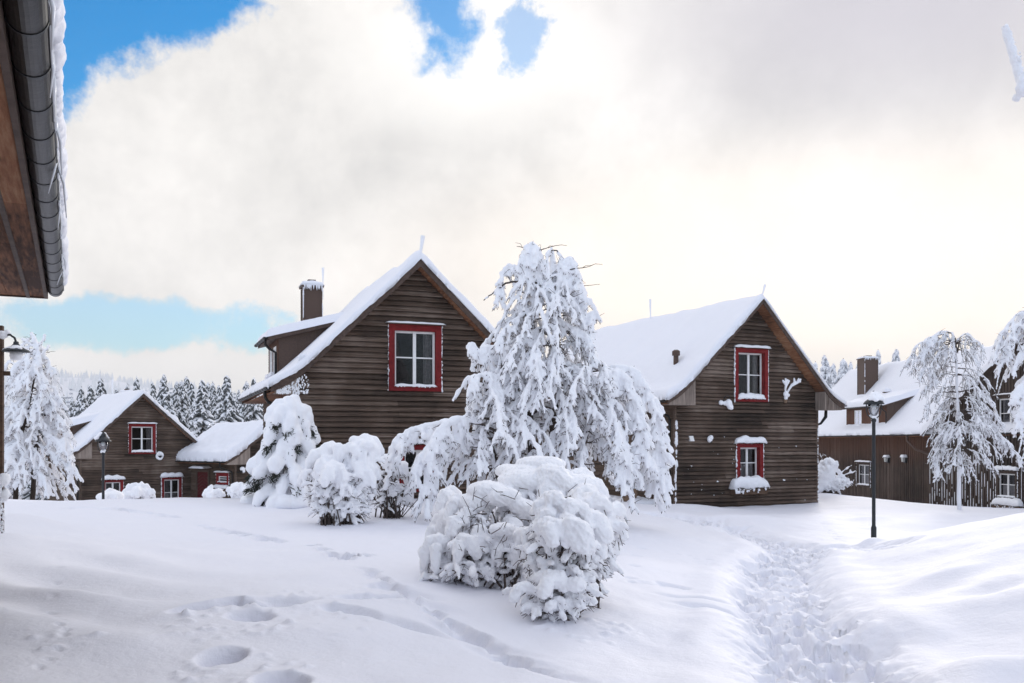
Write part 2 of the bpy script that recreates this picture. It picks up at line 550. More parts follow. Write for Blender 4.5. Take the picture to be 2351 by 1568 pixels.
hw = 0.50 + 0.10 * smoothstep(16, 30, GY)
tr1 = 1 - smoothstep(hw * 0.75, hw * 1.45, D1)
tr2 = (1 - smoothstep(0.16, 0.42, D2)) * 0.55
trod = np.maximum(tr1, tr2)
Z += -0.14 * trod + 0.05 * np.exp(-((D1 - hw * 1.9) / 0.25) ** 2)
rough = fbm2(GX * 5.2, GY * 4.6, 3, 31)
Z += trod * (0.045 * fbm2(GX * 11, GY * 9, 2, 61) + 0.085 * rough - 0.07 * np.maximum(0, fbm2(GX * 3.1, GY * 2.6, 2, 77)) * 2)
Z += np.exp(-((D1 - hw * 1.25) / 0.16) ** 2) * 0.03 * fbm2(GX * 7, GY * 7, 3, 15)
def print_hole(cx, cy, rx, ry, depth, rot, rim=0.25, p=4.0):
    bump_at(cx, cy, rx * 1.5, ry * 1.5, depth * rim, rot, 2.5)
    bump_at(cx, cy, rx, ry, -depth * (1 + rim), rot, p)
rr = random.Random(5)
for k in range(560):                                   # boot marks in the path
    seg = rr.randrange(len(main) - 1)
    t = rr.random()
    cx = main[seg][0] * (1 - t) + main[seg + 1][0] * t + rr.uniform(-.5, .5)
    cy = main[seg][1] * (1 - t) + main[seg + 1][1] * t + rr.uniform(-.3, .3)
    print_hole(cx, cy, rr.uniform(.05, .075), rr.uniform(.11, .17), rr.uniform(.05, .12), rr.uniform(-.4, .8), 0.3, 8.0)
# deep foot holes and trails across the untouched snow
HOLES = [(487, 1408, .10, .30, .20, -0.75), (520, 1398, .07, .14, .12, -0.5), (510, 1508, .13, .17, .17, -0.3), (575, 1425, .17, .12, .13, 0.4), (615, 1400, .10, .26, .13, -1.15), (650, 1390, .06, .2, .07, -1.3), (645, 1560, .16, .14, .18, 0),
         (805, 1408, .10, .24, .06, 1.2), (850, 1380, .09, .25, .05, -1.2), (945, 1432, .07, .34, .07, 1.05), (930, 1362, .10, .34, .09, 1.0), (890, 1352, .08, .2, .04, 1.0), (985, 1390, .08, .3, .05, 1.0), (1055, 1440, .07, .3, .05, .9), (1110, 1460, .07, .4, .06, .8), (1160, 1490, .07, .4, .06, .8), (1230, 1520, .06, .4, .05, .8),
         (1545, 1340, .10, .2, .04, .9), (1590, 1372, .07, .3, .05, 1.0), (1625, 1392, .07, .3, .05, 1.0), (1700, 1210, .3, .16, .08, .3)]
for (u, v, rx, ry, dp, rot) in HOLES:
    gx, gy = on_ground(u, v)
    thin = ry > 3 * rx
    print_hole(gx, gy, rx * 1.15, ry * (1.3 if thin else 1.25), dp * 1.5, rot, .16, 2.4 if thin else 7.0)
for (pts, n, dp, sz) in [([(150, 1170), (260, 1172), (340, 1176), (400, 1188)], 30, .09, .16), ([(460, 1206), (560, 1228), (640, 1243)], 30, .09, .11), ([(720, 1258), (770, 1276), (800, 1280), (840, 1276)], 22, .11, .09), ([(840, 1300), (870, 1330), (930, 1370)], 14, .09, .1), ([(930, 1370), (1000, 1410), (1100, 1450), (1180, 1495), (1250, 1530)], 34, .07, .08),
                         ([(1885, 1148), (1875, 1175), (1890, 1205), (1925, 1235), (1945, 1270)], 60, .03, .06), ([(135, 1280), (130, 1330), (120, 1400), (135, 1440), (150, 1475), (90, 1535)], 16, .018, .045), ([(1560, 1270), (1650, 1300), (1660, 1320)], 10, .02, .06), ([(1480, 1220), (1440, 1330), (1540, 1340)], 14, .03, .1)]:
    for k in range(n):
        q = k / (n - 1) * (len(pts) - 1)
        i = min(int(q), len(pts) - 2)
        u = pts[i][0] + (pts[i + 1][0] - pts[i][0]) * (q - i) + rr.uniform(-7, 7)
        v = pts[i][1] + (pts[i + 1][1] - pts[i][1]) * (q - i) + rr.uniform(-2.5, 2.5)
        gx, gy = on_ground(u, v)
        print_hole(gx, gy, sz * rr.uniform(.5, .8), sz * rr.uniform(.9, 1.5), dp * rr.uniform(.6, 1.2), rr.uniform(.4, 1.4), 0.3)
for (u, v, r, n) in [(530, 1440, .5, 90), (560, 1530, .45, 70), (720, 1430, .5, 30), (900, 1370, .4, 40), (150, 1480, .25, 20), (690, 1390, .4, 40), (1340, 1440, .5, 60), (1690, 1190, .9, 80), (1560, 1182, .9, 90)]:
    gx, gy = on_ground(u, v)                            # crumbs of snow thrown out beside the holes
    for k in range(n):
        a, q = rr.uniform(0, 6.28), r * math.sqrt(rr.uniform(.08, 1.2))
        s = rr.uniform(.018, .04)
        bump_at(gx + q * math.cos(a), gy + q * math.sin(a), s, s, s * rr.uniform(.3, .7))

ny_, nx_ = GX.shape
verts = np.stack([GX, GY, Z], -1).reshape(-1, 3)
idx = np.arange(ny_ * nx_).reshape(ny_, nx_)
quads = np.stack([idx[:-1, :-1], idx[:-1, 1:], idx[1:, 1:], idx[1:, :-1]], -1).reshape(-1, 4)
pm = (tr1 > 0.35)
pface = (pm[:-1, :-1] & pm[:-1, 1:] & pm[1:, 1:] & pm[1:, :-1]).ravel()
def sheet(name, quads):
    used, inv = np.unique(quads, return_inverse=True)
    me = bpy.data.meshes.new(name)
    q = inv.reshape(-1, 4)
    me.vertices.add(len(used))
    me.vertices.foreach_set('co', verts[used].astype(np.float32).ravel())
    me.loops.add(q.size)
    me.loops.foreach_set('vertex_index', q.astype(np.int32).ravel())
    me.polygons.add(len(q))
    me.polygons.foreach_set('loop_start', np.arange(0, q.size, 4, dtype=np.int32))
    me.polygons.foreach_set('use_smooth', np.ones(len(q), bool))
    me.update(calc_edges=True)
    me.materials.append(MATS['snow_ground'])
    return me
tag(link('snow_ground', sheet('snow_ground', quads[~pface])), 'deep smooth snow covering the ground between the cottages', 'ground', kind='structure')
tag(link('path', sheet('path', quads[pface])), 'trodden footpath through the snow towards the right cottage', 'path', kind='structure')

# far wooded hill at the left, beyond the village
def hill():
    n, m = 150, 40
    v, f = [], []
    for j in range(m + 1):
        b = j / m
        for i in range(n + 1):
            a = i / n
            x, y = -1500 + 1750 * a, 900 + 900 * b
            h = 118 * math.sin(min(1, b * 1.6) * PI / 2) * math.exp(-((x + 760) / 560) ** 2) * (1 if b < .8 else 1)
            h += 7 * mnoise.noise(Vector((x * .012, y * .012, 3))) * math.sin(min(1, b * 2) * PI / 2)
            v.append((x, y, -14 + h))
    for j in range(m):
        for i in range(n):
            q = j * (n + 1) + i
            f.append((q, q + 1, q + n + 2, q + n + 1))
    me = bpy.data.meshes.new('hill')
    me.from_pydata(v, [], f)
    me.materials.append(MATS['snow_roof'])
    me.polygons.foreach_set('use_smooth', [True] * len(f))
    tag(link('hill', me), 'pale wooded hill fading into cloud beyond the village', 'hill', kind='structure')
    t = MB()                                            # its forest: small frosted cones, too many to count
    r = random.Random(3)
    for k in range(2600):
        x, b = r.uniform(-1250, 120), r.random() ** 0.8 * .75
        y = 900 + 900 * b
        h = 118 * math.sin(min(1, b * 1.6) * PI / 2) * math.exp(-((x + 760) / 560) ** 2) + 7 * mnoise.noise(Vector((x * .012, y * .012, 3))) * math.sin(min(1, b * 2) * PI / 2)
        z, th, rw = -15 + h, r.uniform(9, 17), r.uniform(2.2, 3.6)
        pts = [(x + rw * math.cos(q * PI / 2.5), y + rw * math.sin(q * PI / 2.5), z) for q in range(5)]
        for q in range(5):
            t.face([pts[q], pts[(q + 1) % 5], (x, y, z + th)], 0)
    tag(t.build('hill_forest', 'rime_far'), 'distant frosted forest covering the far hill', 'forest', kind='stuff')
hill()
# ------------------------------------------------------------------ wooden houses
class House:
    """gable house: local x runs along the gable from under the apex, y along the ridge, z up from the base"""
    def __init__(self, name, label, yaw, apex, Ya, length, wl, wr, tipl, tipr, base, m2=0.5, flare=1.0, oh=.4):
        A = P(apex[0], apex[1], Ya)
        self.oh = OH = oh
        self.yaw = yaw
        self.d2 = Vector((math.cos(yaw), math.sin(yaw), 0))
        self.d1 = Vector((-math.sin(yaw), math.cos(yaw), 0))
        O = Vector((A.x, A.y, 0)) + OH * self.d1
        self.O = Vector((O.x, O.y, base + EYE))
        self.root = thing(name, label, 'house', self.O, yaw, 'dark wooden cottages')
        self.za = A.z - self.O.z
        self.L = length
        self.wl = wl if not isinstance(wl, tuple) else -self.loc(*wl, 0)[0]
        self.wr = wr if not isinstance(wr, tuple) else self.loc(*wr, 0)[0]
        self.side = []
        for i, tip in enumerate((tipl, tipr)):
            if isinstance(tip, tuple):
                s, z = self.loc(*tip, -OH)
                at, H = abs(s), self.za - z
            else:
                at, H = self.side[0][0] if tip is None else tip, self.side[0][1]
            b = 0.7
            a1 = at - flare
            m1 = (H - b * m2 / 2 - m2 * (flare - b)) / (a1 + b / 2)
            self.side.append((at, H, a1, m1, m2, b))
        self.mat = 'siding'
    def loc(self, u, v, t):
        """(s, z) where the ray through (u, v) meets the plane y = t"""
        q = Vector((self.O.x, self.O.y, 0)) + float(t) * self.d1
        r = Vector(((u - CX) / F, 1, (HY - v) / F))
        n = self.d1
        k = (q.x * n.x + q.y * n.y) / (r.x * n.x + r.y * n.y)
        w = r * k
        return ((w.x - q.x) * self.d2.x + (w.y - q.y) * self.d2.y, w.z + EYE - self.O.z)
    def loc_side(self, u, v, s):
        """(t, z) where the ray meets the plane x = s"""
        q = Vector((self.O.x, self.O.y, 0)) + float(s) * self.d2
        r = Vector(((u - CX) / F, 1, (HY - v) / F))
        n = self.d2
        k = (q.x * n.x + q.y * n.y) / (r.x * n.x + r.y * n.y)
        w = r * k
        return ((w.x - q.x) * self.d1.x + (w.y - q.y) * self.d1.y, w.z + EYE - self.O.z)
    def zp(self, s):
        at, H, a1, m1, m2, b = self.side[0 if s < 0 else 1]
        a = abs(s)
        if a <= a1:
            return self.za - m1 * a
        x = a - a1
        d = m1 * a1 + (m1 * x + (m2 - m1) * x * x / (2 * b) if x < b else b * (m1 + m2) / 2 + m2 * (x - b))
        return self.za - d
    def inv(self, z, sgn):
        """distance from the apex where the roof underside is at height z"""
        lo, hi = 0.0, self.side[0 if sgn < 0 else 1][0]
        if z >= self.za: return 0.0
        for _ in range(40):
            m = (lo + hi) / 2
            if self.zp(sgn * m) > z: lo = m
            else: hi = m
        return lo
    # -- walls
    def walls(self, holes=(), side_holes=(), board=0.148, side='lap', z0=-0.6, flecks=False):
        mb = MB()
        r = random.Random(len(self.root.name) + int(self.O.x * 10))
        z = z0
        while z < self.za - 0.03:
            zt = min(z + board, self.za)
            segs = [(-min(self.wl, self.inv(z, -1)), min(self.wr, self.inv(z, 1)))]
            for (h0, h1, hz0, hz1) in holes:
                if zt > hz0 + 0.02 and z < hz1 - 0.02:
                    ns = []
                    for a, b in segs:
                        if h1 <= a or h0 >= b: ns.append((a, b)); continue
                        if h0 > a: ns.append((a, h0))
                        if h1 < b: ns.append((h1, b))
                    segs = ns
            for a, b in segs:
                x = a
                while x < b - 1e-4:
                    x2 = min(b, x + r.uniform(2.2, 5.5))
                    if b - x2 < 0.5: x2 = b
                    j0, j1 = r.uniform(-.006, .006), r.uniform(-.006, .006)
                    p = -0.07 - r.uniform(0, .016)
                    q = r.random()
                    xa, xb = max(x, -min(self.wl, self.inv(zt, -1))), min(x2, min(self.wr, self.inv(zt, 1)))
                    if xb > xa:
                        zm, zq = z + board * .12, z + board * .6
                        pl = p * .9
                        mb.face([(x, pl, z + j0), (x2, pl, z + j1), (x2, p, zm), (x, p, zm)], 0, q)
                        mb.face([(x, p, zm), (x2, p, zm), (x2, p * .62, zq), (x, p * .62, zq)], 0, q)
                        mb.face([(x, p * .62, zq), (x2, p * .62, zq), (xb, .018, zt + .01), (xa, .018, zt + .01)], 0, q)
                        mb.face([(x, 0.03, z + j0), (x2, 0.03, z + j1), (x2, pl, z + j1), (x, pl, z + j0)], 0, q)
                    x = x2
            z = zt
        # inner shell closing the house
        wl, wr, L = self.wl, self.wr, self.L
        zl, zr = self.zp(-wl) + .02, self.zp(wr) + .02
        def outer(s, zt, sg):
            if side == 'lap':
                zz = z0
                while zz < zt:
                    z2 = min(zz + board, zt)
                    q, p = r.random(), s + sg * .032
                    segs = [(0.0, L)]
                    for (h0, h1, hz0, hz1) in (side_holes if sg < 0 else ()):
                        if z2 > hz0 + .02 and zz < hz1 - .02:
                            ns = []
                            for a, b in segs:
                                if h0 > a: ns.append((a, min(b, h0)))
                                if h1 < b: ns.append((max(a, h1), b))
                            segs = ns
                    for a, b in segs:
                        mb.face([(p, a, zz), (p, b, zz), (s + sg * .006, b, z2 + .004), (s + sg * .006, a, z2 + .004)], 1, q)
                        mb.face([(s, a, zz), (s, b, zz), (p, b, zz), (p, a, zz)], 1, q)
                    zz = z2
            else:
                t = 0.0
                while t < L:
                    w = r.uniform(.105, .15)
                    t2 = min(L, t + w)
                    q = r.random()
                    segs = [(z0, zt)]
                    for (h0, h1, hz0, hz1) in (side_holes if sg < 0 else ()):
                        if t2 > h0 + .02 and t < h1 - .02:
                            segs = [(z0, hz0), (hz1, zt)]
                    for a, b in segs:
                        d = .05 if int(t / .13) % 2 else .018
                        mb.box(s - (d if sg < 0 else 0), s + (d if sg > 0 else 0), t + .004, t2 - .004, a, b, 1, q)
                    t = t2
        outer(-wl, zl, -1)
        outer(wr, zr, 1)
        if side != 'lap':
            segs = [(0.0, L, z0, zl)]
            for (h0, h1, hz0, hz1) in side_holes:
                ns = []
                for (a, b, c, d) in segs:
                    if h0 < b and h1 > a:
                        ns += [(a, h0, c, d), (h1, b, c, d), (h0, h1, c, hz0), (h0, h1, hz1, d)]
                    else: ns.append((a, b, c, d))
                segs = ns
            for (a, b, c, d) in segs:
                mb.face([(-wl, a, c), (-wl, b, c), (-wl, b, d), (-wl, a, d)], 1)
        else:
            mb.face([(-wl, 0.02, z0), (-wl, L, z0), (-wl, L, zl), (-wl, 0.02, zl)], 1) if not side_holes else None
        mb.face([(wr, 0, z0), (wr, L, z0), (wr, L, zr), (wr, 0, zr)], 1)
        prof = [(-wl, L, z0)] + [(s, L, self.zp(s) + .02) for s in np.linspace(-wl, wr, 25)] + [(wr, L, z0)]
        mb.face(prof, 0)
        for s, w in ((-wl, -1), (wr, 1)):                  # corner boards
            mb.box(s - .045, s + .045 , -.07, .05, z0, self.zp(s), 0, .75)
        return mb.build('wall', [self.mat, 'siding_side' if side == 'lap' else 'batten_wall'], self.root)
    # -- roof with bargeboards, boxed eaves, gutter
    def roof(self, box=(0.45, 0.45), thick=(0.2, 0.3), gutter=True, pipe=True, snow_seed=1.0, back_oh=0.36, box_mat=True):
        L, root, OH = self.L, self.root, self.oh
        al, ar = self.side[0][0], self.side[1][0]
        S = [-x for x in np.linspace(al, 0, 22)] + list(np.linspace(0, ar, 22))[1:]
        mb = MB()
        t0, t1 = -OH, L + back_oh
        for i in range(len(S) - 1):
            a, b = S[i], S[i + 1]
            za, zb = self.zp(a), self.zp(b)
            mb.hexa([(a, t0, za + .06), (b, t0, zb + .06), (b, t1, zb + .06), (a, t1, za + .06), (a, t0, za + .2), (b, t0, zb + .2), (b, t1, zb + .2), (a, t1, za + .2)], 0, .5 + .3 * math.sin(i))
        for sg, at, w in ((-1, al, self.wl), (1, ar, self.wr)):   # eave soffit
            x0, x1 = sorted((sg * w, sg * (at - .03)))
            mb.box(x0, x1, t0 + .05, L, self.zp(sg * at) - .0, self.zp(sg * at) + .03, 0, .4)
        rf = mb.build('roof', 'soffit_wood', root)
        for t, d in ((t0 - .035, .034), (t1, .034)):
            fb = MB()
            for i in range(len(S) - 1):
                a, b = S[i], S[i + 1]
                fb.hexa([(a, t, self.zp(a)), (b, t, self.zp(b)), (b, t + d, self.zp(b)), (a, t + d, self.zp(a)), (a, t, self.zp(a) + .215), (b, t, self.zp(b) + .215), (b, t + d, self.zp(b) + .215), (a, t + d, self.zp(a) + .215)], 0, .5)
            fb.build('bargeboard', 'fascia', root)
        for k, (sg, at, w, inn) in enumerate(((-1, al, self.wl, box[0]), (1, ar, self.wr, box[1]))):
            if inn is None: continue
            eb = MB()
            x = at - .1
            zb = self.zp(sg * at) - .03
            while x > w - inn:
                x2 = max(x - .135, w - inn)
                q = random.random()
                zA, zB = self.zp(sg * x) + .0, self.zp(sg * x2) + .0
                pts = [(sg * x, zb + random.uniform(-.008, .004)), (sg * x2, zb), (sg * x2, max(zB, zb + .01)), (sg * x, max(zA, zb + .01))]
                y0, y1 = t0 + .012 - random.uniform(0, .006), -0.075
                eb.hexa([(pts[0][0], y0, pts[0][1]), (pts[1][0], y0, pts[1][1]), (pts[1][0], y1, pts[1][1]), (pts[0][0], y1, pts[0][1]),
                         (pts[3][0], y0, pts[3][1]), (pts[2][0], y0, pts[2][1]), (pts[2][0], y1, pts[2][1]), (pts[3][0], y1, pts[3][1])], 0, q)
                x = x2 - .004
            eb.build('eave_box', 'box_boards', root)
        if gutter:
            zt = self.zp(-al)
            half_gutter(self.root, -al - .07, t0 + .02, t1 - .02, zt + .14, .075)
            if pipe:
                t = .15
                db = MB()
                x = -al - .07
                db.tube([(x, t, zt + .08), (x, t, zt - .1), (x + .08, t, zt - .22), (-self.wl - .18, t, zt - .42), (-self.wl - .12, t, zt - .55), (-self.wl - .12, t, -.5)], .045, 10, 0)
                for zz in (zt - .6, zt - 1.6, zt - 2.6):
                    db.tube([(-self.wl - .12, t, zz), (-self.wl - .12, t, zz + .05)], .056, 10, 0)
                db.build('downpipe', 'gutter_metal', root, True)
        self.snow(S, t0, t1, thick, snow_seed)
        return rf
    def snow(self, S, t0, t1, thick, seed):
        al, ar = self.side[0][0], self.side[1][0]
        s0, s1 = -al - .1, ar + .1
        ns, nt = 110, max(50, int((t1 - t0) / .11))
        nt = min(nt, 190)
        ss = np.array([s0 + (s1 - s0) * (0.5 - 0.5 * math.cos(PI * i / ns)) * .6 + (s1 - s0) * i / ns * .4 for i in range(ns + 1)])
        ss = ss - np.interp(0, [0, 1], [0, 0])
        k0 = int(np.argmin(abs(ss))); ss[k0] = 0.0
        ta, tb = t0 - .1, t1 + .1
        tt = np.array([ta + (tb - ta) * ((0.5 - 0.5 * math.cos(PI * j / nt)) * .6 + j / nt * .4) for j in range(nt + 1)])
        zr = np.array([self.zp(float(np.clip(s, -al, ar))) + .215 - (max(0, abs(s) - (al if s < 0 else ar)) * .5) for s in ss])
        SS, TT = np.meshgrid(ss, tt)
        ZR = np.tile(zr, (nt + 1, 1))
        th = np.where(SS < 0, thick[0], thick[1])
        th = th + (np.maximum(thick[0], thick[1]) * 1.05 - th) * np.exp(-(SS / .35) ** 2)
        # smooth ridge: round the apex off
        d = np.minimum(np.minimum(SS - s0, s1 - SS) * 1.15, np.minimum(TT - ta, tb - TT))
        R = .24
        e = np.sqrt(np.clip(1 - (1 - np.clip(d / R, 0, 1)) ** 2, 0, 1))
        n = fbm2(SS * 1.1 + seed * 7, TT * 1.1, 3, int(seed * 10)) * .3 + fbm2(SS * 4 + seed, TT * 4, 3, 4) * .12 * np.exp(-d / .35)
        zt = ZR + th * e * (1 + n) * 1.12
        peak = .10 * np.exp(-(SS / .18) ** 2)
        zt -= peak
        edge = (d < .02)
        jag = fbm2(SS * 6 + seed, TT * 6 + seed, 3, 8)
        zt = np.where(edge, ZR - .03 + .09 * jag, zt)
        XX = SS + np.where((SS < s0 + 1e-6) | (SS > s1 - 1e-6), .06 * jag * np.sign(SS), 0)
        YY = TT + np.where((TT < ta + 1e-6), .07 * jag, 0)
        co = np.stack([XX, YY, zt], -1).reshape(-1, 3)
        idx = np.arange((ns + 1) * (nt + 1)).reshape(nt + 1, ns + 1)
        q = np.stack([idx[:-1, :-1], idx[:-1, 1:], idx[1:, 1:], idx[1:, :-1]], -1).reshape(-1, 4).tolist()
        low = np.stack([SS, TT, ZR - .01], -1).reshape(-1, 3)
        m = len(co)
        q2 = [(a + m, d_ + m, c + m, b + m) for a, b, c, d_ in q]
        ring = list(idx[0, :]) + list(idx[1:, -1]) + list(idx[-1, -2::-1]) + list(idx[-2:0:-1, 0])
        for a, b in zip(ring, ring[1:] + ring[:1]):
            q2.append((int(b), int(a), int(a) + m, int(b) + m))
        me = bpy.data.meshes.new('roof_snow')
        me.from_pydata(np.vstack([co, low]).tolist(), [], q + q2)
        me.materials.append(MATS['snow_roof'])
        me.polygons.foreach_set('use_smooth', [True] * len(me.polygons))
        self.top_snow = link('roof_snow', me, self.root)
    # -- shed dormer on one slope (sg -1 left, +1 right)
    def dormer(self, t0, t1, a, zeave, k, windows=(), wall='batten_wall', snow=.2, oh=.34, sg=-1):
        zb = self.zp(sg * a) + .18
        mb = MB()
        # where the dormer roof meets the main roof
        am = a
        while am > 0.05 and zeave + k * (a - am) > self.zp(sg * am) + .2:
            am -= .03
        ks = 12
        for t, d in ((t0, .03), (t1 - .03, .03)):
            top = [(sg * x, zeave + k * (a - x)) for x in np.linspace(a, am, ks)]
            bot = [(sg * x, self.zp(sg * x) + .1) for x in np.linspace(a, am, ks)]
            for i in range(ks - 1):
                mb.hexa([(bot[i][0], t, bot[i][1]), (bot[i + 1][0], t, bot[i + 1][1]), (bot[i + 1][0], t + d, bot[i + 1][1]), (bot[i][0], t + d, bot[i][1]),
                         (top[i][0], t, top[i][1]), (top[i + 1][0], t, top[i + 1][1]), (top[i + 1][0], t + d, top[i + 1][1]), (top[i][0], t + d, top[i][1])], 0, .5)
            for x in (a - .55, a - 1.15):                      # standing seams of the metal cheek
                if x > am + .15:
                    mb.box(sg * x - .012, sg * x + .012, t - .015, t + d + .015, self.zp(sg * x) + .1, zeave + k * (a - x), 0, .2)
        segs = [(t0, t1, zb - .3, zeave)]
        for (h0, h1, hz0, hz1) in windows:
            ns = []
            for (p, q, c, d) in segs:
                if h0 < q and h1 > p: ns += [(p, h0, c, d), (h1, q, c, d), (h0, h1, c, hz0), (h0, h1, hz1, d)]
                else: ns.append((p, q, c, d))
            segs = ns
        for (p, q, c, d) in segs:
            x = p
            while x < q - 1e-4:
                x2 = min(q, x + .14)
                mb.box(sg * a - .025, sg * a + .025, x + .003, x2 - .003, c, d, 1)
                x = x2
        dm = mb.build('dormer', ['brown_metal', wall], self.root)
        rb = MB()
        x0, x1 = a + oh, am - .25
        zf = lambda x: zeave + k * (a - x)
        rb.hexa([(sg * x0, t0 - .25, zf(x0)), (sg * x0, t1 + .25, zf(x0)), (sg * x1, t1 + .25, zf(x1)), (sg * x1, t0 - .25, zf(x1)),
                 (sg * x0, t0 - .25, zf(x0) + .16), (sg * x0, t1 + .25, zf(x0) + .16), (sg * x1, t1 + .25, zf(x1) + .16), (sg * x1, t0 - .25, zf(x1) + .16)], 0, .5)
        rb.build('dormer_roof', 'fascia', dm)
        ns, nt = 40, max(20, int((t1 - t0) / .12))
        v, f = [], []
        for j in range(nt + 1):
            t = t0 - .3 + (t1 - t0 + .6) * j / nt
            for i in range(ns + 1):
                x = x0 + .07 + (x1 - .15 - x0 - .07) * i / ns
                d = min((x0 + .07 - x) * 1.0, t - t0 + .3, t1 + .3 - t)
                e = math.sqrt(max(0, 1 - (1 - min(1, d / .24)) ** 2))
                nn = mnoise.noise(Vector((x * 1.2, t * 1.2, t0))) * .2 + mnoise.noise(Vector((x * 5, t * 5, t0))) * .06
                z = zf(x) + .15 + snow * e * (1 + nn) - (.05 + .05 * nn if d <= 1e-6 else 0)
                v.append((sg * x, t, z))
        for j in range(nt):
            for i in range(ns):
                q = j * (ns + 1) + i
                f.append((q, q + 1, q + ns + 2, q + ns + 1))
        me = bpy.data.meshes.new('dormer_snow')
        me.from_pydata(v, [], f)
        me.materials.append(MATS['snow_roof'])
        me.polygons.foreach_set('use_smooth', [True] * len(f))
        link('dormer_snow', me, dm)
        half_gutter(dm, sg * (x0 + .07), t0 - .2, t1 + .2, zf(x0) + .1, .065)
        g = MB()
        x = sg * (x0 + .07)
        xi = sg * (a + .09)
        g.tube([(x, t0 - .1, zf(x0) + .06), (x, t0 - .1, zf(x0) - .12), (sg * (x0 - .05), t0 - .1, zf(x0) - .25), (xi, t0 - .06, zeave - .45), (xi, t0 - .06, zb + .1)], .042, 9, 0)
        g.build('downpipe', 'gutter_metal', dm, True)
        for (h0, h1, hz0, hz1) in windows:
            w = MB()
            xo = sg * (a + .03)
            xi = sg * (a - .05)
            for (p, q, c, d) in ((h0, h0 + .06, hz0, hz1), (h1 - .06, h1, hz0, hz1), (h0 + .06, h1 - .06, hz0, hz0 + .06), (h0 + .06, h1 - .06, hz1 - .06, hz1), ((h0 + h1) / 2 - .02, (h0 + h1) / 2 + .02, hz0 + .06, hz1 - .06), (h0 + .06, (h0 + h1) / 2 - .02, (hz0 + hz1) / 2 - .015, (hz0 + hz1) / 2 + .015), ((h0 + h1) / 2 + .02, h1 - .06, (hz0 + hz1) / 2 - .015, (hz0 + hz1) / 2 + .015)):
                w.box(min(xo, xi), max(xo, xi), p, q, c, d, 0)
            xg = sg * a
            w.face([(xg, h0 + .05, hz0 + .05), (xg, h1 - .05, hz0 + .05), (xg, h1 - .05, hz1 - .05), (xg, h0 + .05, hz1 - .05)], 1)
            w.pillow(min(sg * (a + .2), sg * (a + .01)), max(sg * (a + .2), sg * (a + .01)), h0 - .06, h1 + .06, hz0 - .05, .1, 2, 8, 8)
            w.build('window', ['white_paint', 'window_glass', 'snow_roof'], dm)
        return dm
    def chimney(self, s, t, w, d, ztop, zbot, rod=True, panels=True):
        mb = MB()
        mb.box(s - w / 2, s + w / 2, t - d / 2, t + d / 2, zbot, ztop - .1, 0, .5)
        for a, b in ((-1, -1), (1, -1), (-1, 1), (1, 1)):
            mb.box(s + a * w / 2 - .025, s + a * w / 2 + .025, t + b * d / 2 - .025, t + b * d / 2 + .025, zbot, ztop - .12, 0, .1)
        ch = mb.build('chimney', 'brown_metal', self.root)
        c = MB()
        c.box(s - w / 2 - .07, s + w / 2 + .07, t - d / 2 - .07, t + d / 2 + .07, ztop - .1, ztop - .03, 0, .4)
        c.box(s - w * .22, s + w * .22, t - d * .22, t + d * .22, ztop - .03, ztop + .17, 0, .2)
        c.build('chimney_cap', 'brown_metal', ch)
        sn = MB()
        sn.pillow(s - w / 2 - .1, s + w / 2 + .1, t - d / 2 - .1, t + d / 2 + .1, ztop - .03, .14, 0, 12, 12, .15, s)
        sn.build('snow_cap', 'snow_roof', ch, True)
        sn = MB()
        r = random.Random(int(s * 10))
        for k in range(16):                                # icicles under the cap and frost down the edges
            x = s - w / 2 - .06 + (w + .12) * r.random()
            h = r.uniform(.04, .13)
            sn.tube([(x, t - d / 2 - .08, ztop - .03), (x, t - d / 2 - .08, ztop - .1), (x, t - d / 2 - .08, ztop - .1 - h)], [.025, .02, .006], 6, 0)
        z = zbot + .1
        while z < ztop - .15:
            h = r.uniform(.05, .3)
            if r.random() < .75:
                sn.tube([(s - w / 2 - .03, t - d / 2 - .03, z), (s - w / 2 - .03, t - d / 2 - .03, min(z + h, ztop - .12))], r.uniform(.014, .03), 6, 0)
            if r.random() < .4:
                sn.tube([(s + w / 2 + .03, t - d / 2 - .03, z), (s + w / 2 + .03, t - d / 2 - .03, min(z + h, ztop - .12))], r.uniform(.01, .022), 6, 0)
            z += h
        tag(sn.build('rime', 'snow_roof', ch, True), kind='stuff')
        if rod:
            rd = MB()
            rd.tube([(s + w / 2 + .05, t - d / 2, ztop - .5), (s + w / 2 + .05, t - d / 2, ztop + .05), (s + w / 2 + .05, t - d / 2, ztop + .55)], [.012, .014, .045], 8, 0)
            rd.build('lightning_rod', 'frost', ch)
        return ch
    def vent(self, s, t, h=.45, r=.13, snowy=True, sink=.1):
        z = self.zp(s) + .42
        mb = MB()
        mb.lathe([(r * .62, -.4), (r * .62, h * .62)], 12, 0, (s, t, z))
        mb.lathe([(r * 1.05, h * .6), (r * 1.05, h * .9), (r * .5, h)], 6, 0, (s, t, z))
        v = mb.build('vent_pipe', 'brown_metal', self.root)
        return v
    def rod(self, s, t, z, lean, h=.55, w=.05):
        mb = MB()
        mb.tube([(s, t, z), (s + lean * .5, t, z + h * .5), (s + lean, t, z + h)], [w * .6, w * .8, w * 1.15], 8, 0, True, .7)
        mb.build('lightning_rod', 'frost', self.root)

